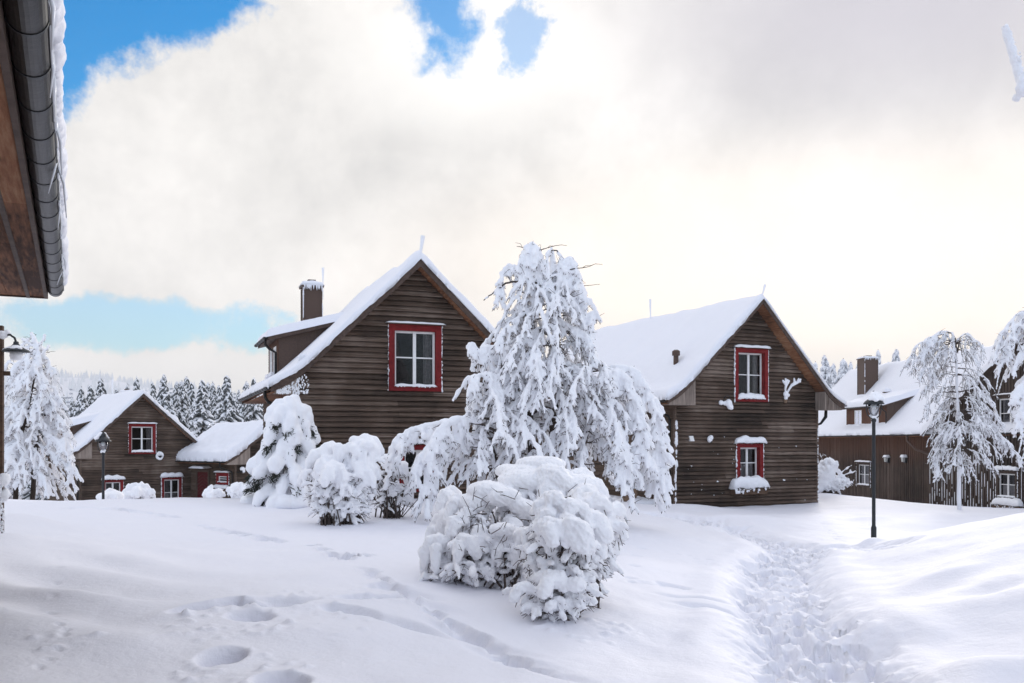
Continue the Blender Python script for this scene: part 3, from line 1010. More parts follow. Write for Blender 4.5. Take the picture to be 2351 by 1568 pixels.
def half_gutter(parent, x, t0, t1, z, r):
    mb = MB()
    n = 8
    arc = [(x + r * math.cos(PI + PI * k / n), z + r * math.sin(PI + PI * k / n)) for k in range(n + 1)]
    for k in range(n):
        (xa, za), (xb, zb) = arc[k], arc[k + 1]
        mb.face([(xa, t0, za), (xb, t0, zb), (xb, t1, zb), (xa, t1, za)], 0, .5)
        s = .86
        ia, ib = (x + (xa - x) * s, z + (za - z) * s), (x + (xb - x) * s, z + (zb - z) * s)
        mb.face([(ia[0], t1, ia[1]), (ib[0], t1, ib[1]), (ib[0], t0, ib[1]), (ia[0], t0, ia[1])], 0, .5)
    for t in (t0, t1):
        mb.face([(a, t, b) for a, b in arc], 0, .5)
    t = t0 + .15
    while t < t1:
        for k in range(n):
            (xa, za), (xb, zb) = arc[k], arc[k + 1]
            f = 1.12
            A, B = (x + (xa - x) * f, z + (za - z) * f), (x + (xb - x) * f, z + (zb - z) * f)
            mb.hexa([(xa, t, za), (xb, t, zb), (xb, t + .03, zb), (xa, t + .03, za), (A[0], t, A[1]), (B[0], t, B[1]), (B[0], t + .03, B[1]), (A[0], t + .03, A[1])], 0, .1)
        t += .55
    return mb.build('gutter', 'gutter_metal', parent)

def frost_strip(mb, x, y, z0, z1, seed, r0=.018, mi=0, step=.05):
    """ragged rime clinging to a vertical edge"""
    r = random.Random(seed)
    z = z0
    while z < z1:
        if r.random() < .85:
            q = r.uniform(.5, 1.5) * r0
            mb.blob((x + r.uniform(-.01, .01), y + r.uniform(-.02, .01), z), (q, q * 1.1, q * r.uniform(1.2, 2.6)), None, mi, .3, r.random() * 9)
        z += step * r.uniform(.6, 1.2)

def window(H, px, bar=.15, proud=.10, deep=.07, cap=.07, cap_px=(0, 0), sill=.07, cols=2, ledge=True, curtain='right', frame='red_wood', thick=.06, box=None, label=None):
    """window in the front wall; px = outer frame (u0, v0, u1, v1)"""
    (s0, z1), (s1, z0) = H.loc(px[0], px[1], -proud), H.loc(px[2], px[3], -proud)
    return window_at(H.root, s0, s1, z0, z1, bar, proud, deep, cap, sill, cols, curtain, frame, thick)
def window_at(root, s0, s1, z0, z1, bar=.15, proud=.10, deep=.07, cap=.07, sill=.07, cols=2, curtain='right', frame='red_wood', thick=.06, M=None, rim=True):
    mb = MB()
    y0, y1 = -proud, deep + .05
    mb.box(s0, s0 + bar, y0, y1, z0, z1, 0, .5)
    mb.box(s1 - bar, s1, y0, y1, z0, z1, 0, .6)
    mb.box(s0 + bar, s1 - bar, y0 + .004, y1, z1 - bar, z1, 0, .4)
    mb.box(s0 + bar, s1 - bar, y0 + .004, y1, z0, z0 + bar * .8, 0, .7)
    mb.box(s0 - .08, s1 + .08, y0 - .1, -.005, z1 + .002, z1 + .035, 1, .4)    # little roof board
    w = mb.build('window', [frame, 'fascia'], root)
    a0, a1, b0, b1 = s0 + bar, s1 - bar, z0 + bar * .8, z1 - bar
    c = MB()
    f = thick
    ya, yb = deep - .05, deep
    c.box(a0, a0 + f, ya, yb, b0, b1); c.box(a1 - f, a1, ya, yb, b0, b1)
    c.box(a0 + f, a1 - f, ya, yb, b0, b0 + f); c.box(a0 + f, a1 - f, ya, yb, b1 - f, b1)
    xs_ = [a0 + f]
    for k in range(1, cols):
        m = a0 + (a1 - a0) * k / cols
        c.box(m - f * .75, m + f * .75, ya - .008, yb, b0 + f, b1 - f)
        xs_ += [m - f * .75, m + f * .75]
    xs_.append(a1 - f)
    zm = b0 + (b1 - b0) * .52
    for k in range(0, len(xs_), 2):
        c.box(xs_[k], xs_[k + 1], ya + .012, yb, zm - .018, zm + .018)
    c.build('casement', 'white_paint', w)
    g = MB()
    g.face([(a0 + .01, deep - .015, b0 + .01), (a1 - .01, deep - .015, b0 + .01), (a1 - .01, deep - .015, b1 - .01), (a0 + .01, deep - .015, b1 - .01)])
    g.build('pane', 'window_glass', w)
    if curtain:
        for (p, q, lo) in ((a1 - (a1 - a0) * .24, a1 - .05, b0), (a0 + .05, a0 + (a1 - a0) * .1, b0)) if curtain == 'right' else ((a0 + .02, a1 - .02, b0),):
            n = 26
            cu = MB()
            hi = b1 if curtain == 'right' else b0 + (b1 - b0) * .5
            for i in range(n):
                x, x2 = p + (q - p) * i / n, p + (q - p) * (i + 1) / n
                d = lambda X: deep + .12 + .018 * math.sin(X * 70)
                sq = .35 * (q - p) if curtain == 'right' else 0
                cu.face([(x + sq * (1 - i / n) * 0, d(x), lo), (x2, d(x2), lo), (x2, d(x2), hi), (x, d(x), hi)], 0)
            cu.build('curtain', 'curtain', w, True)
    rb = MB()                                              # dark room behind
    rb.box(a0 - .1, a1 + .1, deep + .3, deep + 1.6, b0 - .2, b1 + .1)
    bx = MB()
    q0, q1, r0, r1, t0, t1 = a0 - .06, a1 + .06, b0 - .06, b1 + .06, deep + .051, deep + 1.3
    bx.face([(q0, t1, r0), (q1, t1, r0), (q1, t1, r1), (q0, t1, r1)])
    bx.face([(q0, t0, r0), (q0, t1, r0), (q0, t1, r1), (q0, t0, r1)])
    bx.face([(q1, t0, r0), (q1, t1, r0), (q1, t1, r1), (q1, t0, r1)])
    bx.face([(q0, t0, r0), (q1, t0, r0), (q1, t1, r0), (q0, t1, r0)])
    bx.face([(q0, t0, r1), (q1, t0, r1), (q1, t1, r1), (q0, t1, r1)])
    bx.build('room', 'room', w)
    sd = s0 * 3 + z1
    if cap:
        sn = MB()
        sn.pillow(s0 - .1, s1 + .1, y0 - .12, .0, z1 + .034, cap, 0, 22, 6, .15, sd)
        sn.build('snow_cap', 'snow_bough', w, True)
    if sill:
        sn = MB()
        sn.pillow(a0 - .03, a1 + .04, y0 - .035, ya, b0 - .002, sill, 0, 20, 5, .2, sd + 3)
        for k in range(14):
            x = a0 + (a1 - a0) * random.random()
            sn.blob((x, y0 - .03, b0 - .005), (.03, .02, random.uniform(.015, .03)), None, 0, .3, k)
        sn.build('snow_sill', 'snow_bough', w, True)
    if rim:
        sn = MB()
        frost_strip(sn, s1 + .012, y0 + .02, z0 + .02, z1, int(sd * 50), .016)
        frost_strip(sn, s0 - .012, y0 + .02, z0 + .02, z1, int(sd * 50) + 1, .011 if cap < .1 else .022)
        tag(sn.build('rime', 'snow_bough', w, True), kind='stuff')
    return w
def hole_of(H, px, bar=.15, proud=.10):
    (s0, z1), (s1, z0) = H.loc(px[0], px[1], -proud), H.loc(px[2], px[3], -proud)
    return (s0 + bar * .5, s1 - bar * .5, z0 + bar * .4, z1 - bar * .5)

def flower_box(H, px, label, h=.22, snow=.2, group=None):
    (s0, z1), (s1, z0) = H.loc(px[0], px[1], -.34), H.loc(px[2], px[3], -.34)
    o = thing('flower_box', label, 'flower box', H.root.matrix_basis @ Vector(((s0 + s1) / 2, 0, z0)), H.yaw, group)
    w, hh = (s1 - s0) / 2, z1 - z0
    b = MB()
    b.box(-w, w, -.34, -.31, 0, hh * .5, 0); b.box(-w, w, -.07, -.04, 0, hh * .5, 0)
    b.box(-w, -w + .03, -.31, -.07, 0, hh * .5, 0); b.box(w - .03, w, -.31, -.07, 0, hh * .5, 0)
    b.box(-w + .03, w - .03, -.31, -.07, .01, .04, 0)
    b.box(-w - .02, w + .02, -.36, -.345, hh * .36, hh * .46, 0)
    b.box(-w + .1, -w + .14, -.07, -.03, -.12, .02, 0); b.box(w - .14, w - .1, -.07, -.03, -.12, .02, 0)
    b.build('trough', 'plank_wood', o)
    s = MB()
    s.pillow(-w - .07, w + .07, -.42, -.04, hh * .46, hh * .62, 0, 24, 10, .12, s0)
    s.build('snow_cap', 'snow_bough', o, True)
    s = MB()
    r = random.Random(int(s0 * 100))
    for k in range(26):
        x = r.uniform(-w, w)
        x = -w + abs(r.gauss(0, .35)) * w if k < 14 else x
        q = r.uniform(.02, .05)
        s.blob((x, -.37 - r.uniform(0, .03), hh * r.uniform(.1, .5)), (q, q * .7, q * 1.2), None, 0, .3, k)
    tag(s.build('snow_crust', 'snow_bough', o, True), kind='stuff')
    return o
# ------------------------------------------------------------------ the cottages
R_ = math.radians
def on_roof(H, u, v, extra=.2):
    """(s, t) where the view ray meets the roof of H"""
    best = None
    for t in np.arange(-.3, H.L, .04):
        s, z = H.loc(u, v, t)
        if abs(s) <= H.side[0][0]:
            d = abs(z - H.zp(s) - extra)
            if best is None or d < best[0]: best = (d, s, t)
    return best[1], best[2]

# middle left cottage
H2 = House('cottage', 'dark timber cottage with chimney, behind the rounded snowy bushes left of the tallest tree', R_(21.3), (965, 612), 26.2, 7.0, (676, 930), 3.35, (622, 901), None, -2.2, oh=.5)
pA, pB = (893, 743, 1014, 899), (917, 1021, 1006, 1128)
H2.walls([hole_of(H2, pA, .17), hole_of(H2, pB)])
H2.roof(box=(.02, .3), thick=(.17, .3), snow_seed=1.3)
window(H2, pA, bar=.17, cap=.05, sill=.07)
window(H2, pB, cap=.16, sill=.1)
ad = H2.wl - .1
td, zd = H2.loc_side(639.5, 850, -ad)
zdv = H2.loc_side(620, 792, -ad)[1]
H2.dormer(td, td + 2.3, ad, zdv, .27, [(td + .35, td + 1.0, zdv - 1.05, zdv - .2), (td + 1.3, td + 1.95, zdv - 1.05, zdv - .2)], snow=.24)
tc = td + 1.6
s0, zt = H2.loc(715, 655, tc)
H2.chimney(s0, tc, .56, .56, zt, H2.zp(s0))
mv = MB(); sv, zv = H2.loc(673.5, 762, td + 1.0)
mv.lathe([(.07, -.3), (.07, .12)], 10, 0, (sv, td + 1.0, zv)); mv.lathe([(.13, .1), (.13, .19), (.02, .27)], 8, 0, (sv, td + 1.0, zv))
mv.build('vent_pipe', 'brown_metal', H2.root)
H2.rod(0, -H2.oh + .05, H2.za + .25, .09, .62, .055)
mv = MB(); sv, tv = on_roof(H2, 845 * .5102 * .8163 + 0 if False else 695, 842, .35)
mv.blob((sv, tv, H2.zp(sv) + .42), (.15, .15, .13), None, 0, .2, 3); mv.build('vent_pipe', 'snow_roof', H2.root, True)
fb = MB()                                                # rime on the eave box of this cottage
r = random.Random(2)
for k in range(240):
    a = H2.side[0][0]
    x = -r.uniform(H2.wl - .3, a - .15)
    zt_, zb_ = H2.zp(x) - .02, H2.zp(-a) - .01
    z = zb_ + (zt_ - zb_) * r.random() ** 1.4
    q = r.uniform(.008, .022)
    fb.blob((x, -H2.oh, z), (q, .01, q * 1.5), None, 0, .3, k)
frost_strip(fb, -H2.wl + .03, -H2.oh, H2.zp(-H2.side[0][0]), H2.zp(-H2.wl) - .05, 5, .02)
tag(fb.build('rime', 'snow_bough', H2.root, True), kind='stuff')

# right cottage
H3 = House('cottage', 'dark timber cottage with antlers on its gable, beside the trodden path', R_(25.3), (1751, 697), 36.2, 14.0, (1549, 1000), (1874, 1000), (1532, 927), (1938, 940), -3.1, oh=.62)
pA, pB = (1688, 798, 1764, 923), (1692, 1018, 1753, 1108)
H3.walls([hole_of(H3, pA, .16), hole_of(H3, pB, .16)])
H3.roof(box=(.5, .12), thick=(.24, .2), snow_seed=2.1, pipe=True)
window(H3, pA, bar=.16, cap=.1, sill=.2, deep=.16, proud=.1)
window(H3, pB, bar=.16, cap=.24, sill=0, deep=.16, proud=.1, curtain='low')
flower_box(H3, (1687, 1098, 1762, 1134), 'snow-heaped wooden flower box under the lower red window by the path', group='flower boxes under windows')
sv, tv = on_roof(H3, 1552, 852, .15)
H3.vent(sv, tv, .55, .16)
mv = MB(); sv, tv = on_roof(H3, 1577, 882, .35)
mv.blob((sv, tv, H3.zp(sv) + .42), (.14, .14, .12), None, 0, .2, 5); mv.build('vent_pipe', 'snow_roof', H3.root, True)
H3.rod(0, -H3.oh + .05, H3.za + .25, .16, .5, .05)
H3.rod(-.1, 6.9, H3.za + .25, -.02, .95, .05)
H3.chimney(.45, 6.3, .8, .6, H3.za + .28, H3.zp(.45) - .3, rod=False)
dp = MB()
dp.tube([(H3.side[1][0] - .12, .25, H3.zp(H3.side[1][0]) + .05), (H3.side[1][0] - .14, .25, H3.zp(H3.side[1][0]) - .28), (H3.side[1][0] - .4, .25, H3.zp(H3.side[1][0]) - .55), (H3.wr + .1, .25, H3.zp(H3.side[1][0]) - .68), (H3.wr + .08, .25, -.5)], [.06, .07, .05, .05, .05], 9)
dp.build('downpipe', 'black_metal', H3.root, True)
fb = MB()
r = random.Random(9)
for (u, v, n, du) in [(1800, 1022, 9, 60), (1620, 1071, 22, 40), (1640, 1079, 12, 60), (1690, 1070, 5, 30), (1825, 1098, 20, 60), (1800, 1104, 8, 60), (1640, 1103, 12, 60), (1650, 1116, 10, 50), (1620, 1130, 9, 40), (1800, 1120, 6, 60), (1640, 1152, 14, 25), (1700, 1045, 3, 100), (1580, 1090, 8, 20), (1855, 1130, 5, 15)]:
    for k in range(n):
        s, z = H3.loc(u + r.uniform(-du, du), v + r.gauss(0, 1.5), -.04)
        q = r.uniform(.006, .019) + (.02 if r.random() < .15 else 0)
        z = -.6 + round((z + .6) / .148) * .148 + .012 + q * .6    # caught on the lip of a board
        if r.random() < .4 and -H3.wl < s < H3.wr: fb.blob((s, -.06, z), (q * r.uniform(.9, 2.4), q * .7, q * .9), None, 0, .4, k)
for k in range(16):
    s, z = H3.loc(r.uniform(1555, 1868), r.uniform(1000, 1150), -.04)
    fb.blob((s, -.045, z), (.016, .014, .02), None, 0, .3, k)
frost_strip(fb, -H3.wl - .01, -.07, H3.loc(1549, 1160, 0)[1], H3.loc(1549, 1075, 0)[1], 3, .03, step=.07)
frost_strip(fb, -H3.wl + .02, -.07, H3.loc(1549, 1075, 0)[1], H3.loc(1549, 965, 0)[1], 31, .042, step=.1)
frost_strip(fb, H3.wr + .03, -.05, H3.loc(1873, 1150, 0)[1], H3.loc(1873, 985, 0)[1], 4, .02)
tag(fb.build('snow_flecks', 'snow_bough', H3.root, True), kind='stuff')

# left cottage beyond the crest
H1 = House('cottage', 'farther timber cottage with three red-framed windows, behind the left street lamp', R_(40), (329, 911), 55.0, 6.85, (185, 1100), (457, 1100), (157, 1052), (490, 1046), -4.6)
pA, pB, pC = (295.6, 972.8, 358, 1042), (236.5, 1102, 283.5, 1166), (371.5, 1096, 417.5, 1166)
H1.walls([hole_of(H1, pA), hole_of(H1, pB), hole_of(H1, pC)])
H1.roof(box=(.5, .15), thick=(.22, .26), snow_seed=3.7, pipe=True)
window(H1, pA, bar=.16, cap=.07, sill=.12)
window(H1, pB, bar=.14, cap=.22, sill=.1, curtain='low')
window(H1, pC, bar=.14, cap=.24, sill=.1, curtain='low')
sv, tv = on_roof(H1, 222, 962, .25)
ad = H1.wl - .35
H1.dormer(tv, tv + 2.6, ad, H1.zp(sv) + .15 - .3 * (ad + sv), .3, snow=.3)
H1.dormer(2.2, 5.0, 2.6, H1.zp(1.2) - .35, .32, snow=.34, sg=1)
H1.chimney(.55, 4.2, .55, .5, H1.za + .5, H1.zp(.55) - .3, rod=False)
H1.rod(0, 5.2, H1.za + .2, -.0, 1.1, .05)
dp = MB()
x_, z_ = H1.side[1][0], H1.zp(H1.side[1][0])
dp.tube([(x_ - .1, .25, z_ + .05), (x_ - .12, .25, z_ - .3), (H1.wr + .15, .25, z_ - .75), (H1.wr + .1, .25, z_ - .95), (H1.wr + .1, .25, 0)], .05, 8)
dp.build('downpipe', 'gutter_metal', H1.root, True)
dp = MB()
dp.tube([(x_ - .14, .25, z_ - .22), (H1.wr + .15, .25, z_ - .68)], [.05, .06], 8)
frost_strip(dp, H1.wr + .02, -.05, 0.2, z_ - .8, 8, .03)
dp.build('snow_flecks', 'snow_bough', H1.root, True)

# its low neighbour with the red door
HB = House('cottage', 'low timber annexe with a red door and drooping roof snow, between two cottages', R_(47.6), (617, 990), 55.0, 5.0, (540.7, 1100), 2.4, (519, 1066), None, -4.7)
ws0, wz1 = HB.loc_side(524, 1086, -HB.wl - .1)
ws1, wz0 = HB.loc_side(495, 1112, -HB.wl - .1)
ds0, dz1 = HB.loc_side(480, 1084, -HB.wl)
ds1, dz0 = HB.loc_side(456, 1142, -HB.wl)
HB.walls([], [(ws0 + .06, ws1 - .06, wz0 + .06, wz1 - .06)])
HB.roof(box=(.7, .3), thick=(.42, .3), snow_seed=5.2)
w = window_at(HB.root, -ws1, -ws0, wz0, wz1, .2, .08, .04, .08, .05, 1, None)
w.location = (-HB.wl, 0, 0); w.rotation_euler = (0, 0, -PI / 2)
db = MB()
db.box(-HB.wl - .07, -HB.wl - .03, ds0, ds1, dz0 - .6, dz1, 0, .3)
db.box(-HB.wl - .1, -HB.wl - .03, ds0 - .12, ds0, dz0 - .6, dz1 + .12, 1, .3)
db.box(-HB.wl - .1, -HB.wl - .03, ds1, ds1 + .12, dz0 - .6, dz1 + .12, 1, .3)
db.box(-HB.wl - .1, -HB.wl - .03, ds0, ds1, dz1, dz1 + .12, 1, .3)
for k in range(9):                                      # chevron planks
    zz = dz0 + .15 + k * .2
    for a, b, c in ((ds0, (ds0 + ds1) / 2, .28), (ds1, (ds0 + ds1) / 2, .28)):
        if zz + c < dz1: db.tube([(-HB.wl - .072, a, zz), (-HB.wl - .072, b, zz + c)], .012, 4, 2, True)
door = db.build('door', ['red_door', 'siding', 'fascia'], HB.root)
hb = MB(); hb.tube([(-HB.wl - .09, ds1 - .1, dz0 + .85), (-HB.wl - .13, ds1 - .1, dz0 + .85), (-HB.wl - .13, ds1 - .22, dz0 + .85)], .014, 6); hb.build('handle', 'black_metal', door)
cb = MB(); cb.box(-HB.wl - .6, -HB.wl - .03, ds0 - .5, ds1 + .1, dz1 + .2, dz1 + .25, 0, .4); cb.pillow(-HB.wl - .62, -HB.wl - .03, ds0 - .5, ds1 + .1, dz1 + .25, .12, 1); cb.build('door_canopy', ['fascia', 'snow_roof'], HB.root)
sv, tv = on_roof(HB, 565, 1032, .2)
HB.vent(sv, tv, .55, .14)
fl = thing('flower_box', 'rimed wooden flower box below the small window by the red door', 'flower box', HB.root.matrix_basis @ Vector((-HB.wl, (ws0 + ws1) / 2, wz0 - .42)), HB.yaw - PI / 2, 'flower boxes under windows')
b = MB(); b.box(-.75, .75, -.3, -.27, 0, .3); b.box(-.75, .75, -.06, -.03, 0, .3); b.box(-.75, -.72, -.27, -.06, 0, .3); b.box(.72, .75, -.27, -.06, 0, .3); b.box(-.72, .72, -.27, -.06, .01, .04); b.build('trough', 'plank_wood', fl)
b = MB(); b.pillow(-.78, .78, -.34, -.03, .26, .16, 0, 20, 8, .3)
b.build('snow_cap', 'snow_bough', fl, True)
b = MB()
for k in range(40): b.blob((random.uniform(-.75, .75), -.31, random.uniform(.02, .28)), random.uniform(.015, .04), None, 0, .3, k)
tag(b.build('snow_crust', 'snow_bough', fl, True), kind='stuff')

# long building at the right, vertical battens, cross gable at its near end
H4 = House.__new__(House)
def make_h4():
    H = H4
    H.yaw = R_(5.9)
    H.oh = .4
    H.d2 = Vector((math.cos(H.yaw), math.sin(H.yaw), 0)); H.d1 = Vector((-math.sin(H.yaw), math.cos(H.yaw), 0))
    H.O = Vector((28.3 + 5 * H.d2.x, 28.5 + 5 * H.d2.y, -4.6 + EYE))
    H.root = thing('house', 'long vertical-boarded house with wide snowy roof behind the right street lamp', 'house', H.O, H.yaw, 'dark wooden cottages')
    H.L, H.wl, H.wr, H.mat = 49.5, 5.0, 5.0, 'siding'
    H.za = 5.75 + 4.6
    at, Hh, b, m2, flare = 5.55, 5.75 - .42, .7, .55, 1.2
    a1 = at - flare
    m1 = (Hh - b * m2 / 2 - m2 * (flare - b)) / (a1 + b / 2)
    H.side = [(at, Hh, a1, m1, m2, b)] * 2
    sx = -H.wl
    def side_rect(u0, v0, u1, v1, s): 
        ta, zA = H.loc_side(u1, v0, s); tb, zB = H.loc_side(u0, v1, s)
        return ta, tb, zB, zA
    a = side_rect(1966, 1062, 1998, 1116, sx - .1)
    tw = H.loc_side(2148, 1050, sx)[0]
    H.walls([], [(a[0] + .05, a[1] - .05, a[2] + .05, a[3] - .05)], side='batten')
    H.roof(box=(None, None), thick=(.26, .26), snow_seed=6.1, pipe=False, gutter=True)
    w = window_at(H.root, -a[1], -a[0], a[2], a[3], .17, .1, .06, .1, .1, 2, 'low', 'batten_wall')
    w.location = (sx, 0, 0); w.rotation_euler = (0, 0, -PI / 2)
    w['label'] = 'window in dark boarded surround'
    # dormer
    t0, zt = H.loc_side(2036, 930, -4.75); t1, zb = H.loc_side(1944, 932, -4.75)
    hw = (t1 - t0)
    H.dormer(t0, t1, 4.75, zt, .3, [(t0 + hw * .18, t0 + hw * .36, zt - 1.25, zt - .2), (t0 + hw * .60, t0 + hw * .78, zt - 1.25, zt - .2)], snow=.32)
    # chimney on the slope
    for s in np.arange(-3.5, 0, .1):
        t, z = H.loc_side(1992, 909, s)
        if z < H.zp(s) + .7 + .0: break
    s = -2.0
    t, z = H.loc_side(1992, 822, s)
    H.chimney(s, t, 1.0, 1.2, z, H.zp(s) - .2)
    t, z = H.loc_side(2035, 905, -3.0)
    mv = MB(); mv.lathe([(.1, -.5), (.1, .1)], 10, 0, (-3.0, t, z)); mv.lathe([(.26, .1), (.26, .2), (.05, .25)], 10, 0, (-3.0, t, z)); mv.pillow(-3.27, -2.73, t - .27, t + .27, z + .2, .22, 1, 8, 8)
    mv.build('vent_pipe', ['brown_metal', 'snow_roof'], H.root)
    # downpipe where the wing begins
    g = MB(); zt = H.zp(-5.5)
    g.tube([(-5.6, tw + 2.2, zt + .1), (-5.6, tw + 2.2, zt - .25), (-5.45, tw + 1.5, zt - .8), (-5.12, tw + .25, zt - 1.15), (-5.12, tw + .25, zt - 1.5), (-5.12, tw + .25, -.3)], .065, 9)
    g.build('downpipe', 'brown_metal', H.root, True)
    # the wing: gable looking left
    pk = tw - 11.2
    sw = sx - .3
    prof = [(tw + .25, .5), (tw, .62), (tw - 2, 1.7), (tw - 5.6, 3.55), (tw - 8.6, 5.0), (pk, 6.3)]
    prof = [(t, z + 4.6) for t, z in prof]
    prof += [(2 * pk - t, z) for t, z in prof[-2::-1]]
    pt = np.array([p[0] for p in prof][::-1]); pz = np.array([p[1] for p in prof][::-1])
    zat = lambda t: float(np.interp(t, pt, pz))
    w1 = side_rect(2286, 1081, 2335, 1144, sw - .1)
    w2 = side_rect(2286, 904, 2347, 992, sw - .1)
    mb = MB()
    rr2 = random.Random(4)
    t = 2 * pk - tw
    i = 0
    while t < tw:
        wd = rr2.uniform(.12, .16) if i % 2 else rr2.uniform(.1, .13)
        t2 = min(t + wd, tw)
        segs = [(-.6, zat((t + t2) / 2) + .02)]
        for (a0, a1, b0, b1) in (w1, w2):
            if t2 > a0 + .1 and t < a1 - .1:
                ns = []
                for c, d in segs:
                    if b0 < d and b1 > c: ns += [(c, b0 + .1), (b1 - .1, d)]
                    else: ns.append((c, d))
                segs = ns
        d = .05 if i % 2 else .0
        for c, e in segs:
            mb.box(sw - d, sw + .06, t + .002, t2 - .002, c, e, 0)
        t = t2; i += 1
    mb.face([(sw + .05, tw, -.6), (sx + .1, tw, -.6), (sx + .1, tw, zat(tw)), (sw + .05, tw, zat(tw))], 0)
    wing = mb.build('wing_wall', 'batten_wing', H.root)
    fl_ = MB()
    for k in range(420):                                # rime caught on the batten edges
        t = rr2.uniform(w1[0] - 3, tw); t = tw - math.floor((tw - t) / .26) * .26
        z = rr2.uniform(.6, 3.6)
        if w1[0] - .1 < t < w1[1] + .1 and w1[2] - .6 < z < w1[3] + .3: continue
        q = rr2.uniform(.012, .02)
        fl_.tube([(sw - .055, t, z), (sw - .055, t, z + rr2.uniform(.08, .7))], q, 5)
    tag(fl_.build('rime', 'snow_bough', H.root, True), kind='stuff')
    rb = MB(); S = 0
    for (ta, za), (tb, zb) in zip(prof[:-1], prof[1:]):
        rb.hexa([(sw - .4, ta, za + .02), (-1.0, ta, za + .02), (-1.0, tb, zb + .02), (sw - .4, tb, zb + .02), (sw - .4, ta, za + .2), (-1.0, ta, za + .2), (-1.0, tb, zb + .2), (sw - .4, tb, zb + .2)], 0, .4)
    rb.build('wing_roof', 'fascia', H.root)
    n, m = 150, 40
    v, f = [], []
    for i in range(n + 1):
        t = (tw + .35) + (2 * (pk - tw) - .7) * i / n
        for j in range(m + 1):
            x = sw - .52 + (4.6) * (j / m) ** 1.5
            d = min(x - sw + .52, tw + .35 - t, t - (2 * pk - tw - .35))
            e = math.sqrt(max(0, 1 - (1 - min(1, d / .3)) ** 2))
            nn = mnoise.noise(Vector((x * 1.5, t * 1.5, 2))) * .25
            jag = mnoise.noise(Vector((t * 1.3, 1, 1)))
            zz = zat(t) + .19 + .42 * e * (1 + nn) + (-.22 - .35 * max(0, jag) if d < 1e-6 else 0)
            v.append((x + (.12 * jag if j == 0 else 0), t, zz))
    for i in range(n):
        for j in range(m):
            q = i * (m + 1) + j
            f.append((q, q + 1, q + m + 2, q + m + 1))
    me = bpy.data.meshes.new('wing_snow'); me.from_pydata(v, [], f); me.materials.append(MATS['snow_roof']); me.polygons.foreach_set('use_smooth', [True] * len(f))
    link('wing_snow', me, H.root)
    for q, cols, cur, cap in ((w1, 2, 'low', .2), (w2, 2, 'right', .07)):
        w = window_at(H.root, -q[1], -q[0], q[2], q[3], .17, .1, .06, cap, .08, cols, cur, 'batten_wing', .07)
        w.location = (sw, 0, 0); w.rotation_euler = (0, 0, -PI / 2)
        w['label'] = 'window in dark boarded surround'
    # flower box under the near window
    ta, zA = H.loc_side(2341, 1141, sw - .3); tb, zB = H.loc_side(2280, 1167, sw - .3)
    o = thing('flower_box', 'snow-heaped flower box on vertical dark boards, right of the rime-covered birch trunk', 'flower box', H.root.matrix_basis @ Vector((sw, (ta + tb) / 2, zB)), H.yaw - PI / 2, 'flower boxes under windows')
    hw_ = (tb - ta) / 2
    b = MB(); b.box(-hw_, hw_, -.34, -.31, 0, .3); b.box(-hw_, hw_, -.09, -.06, 0, .3); b.box(-hw_, -hw_ + .03, -.31, -.09, 0, .3); b.box(hw_ - .03, hw_, -.31, -.09, 0, .3); b.box(-hw_ + .03, hw_ - .03, -.31, -.09, .01, .04); b.build('trough', 'plank_wood', o)
    b = MB(); b.pillow(-hw_ - .06, hw_ + .06, -.4, -.06, .27, .34, 0, 22, 9, .15)
    b.build('snow_cap', 'snow_bough', o, True)
    b = MB()
    for k in range(22): b.blob((random.uniform(-hw_, hw_ * .6), -.35, random.uniform(.08, .3)), random.uniform(.02, .05), None, 0, .3, k)
    tag(b.build('snow_crust', 'snow_bough', o, True), kind='stuff')
    # two small wall lanterns
    for u, lab in ((2042, 'small snow-topped wall lantern on reddish battens, nearer the right lamp post'), (2082, 'small snow-topped wall lantern on reddish battens, farther from the right lamp post')):
        t, z = H.loc_side(u, 1062, sx)
        o = thing('wall_lantern', lab, 'lantern', H.root.matrix_basis @ Vector((sx - .05, t, z)), H.yaw - PI / 2, 'wall lanterns on the long house')
        b = MB(); b.box(-.14, .14, -.12, 0.0, -.02, .32, 0); b.box(-.2, .2, -.3, -.0, .32, .36, 0); b.hexa([(-.09, -.26, .05), (.09, -.26, .05), (.09, -.13, .05), (-.09, -.13, .05), (-.13, -.28, .318), (.13, -.28, .318), (.13, -.13, .318), (-.13, -.13, .318)], 1)
        b.build('body', ['black_metal', 'curtain'], o)
        b = MB(); b.pillow(-.22, .22, -.33, 0, .36, .15, 0, 8, 8); b.build('snow_cap', 'snow_bough', o, True)
make_h4()

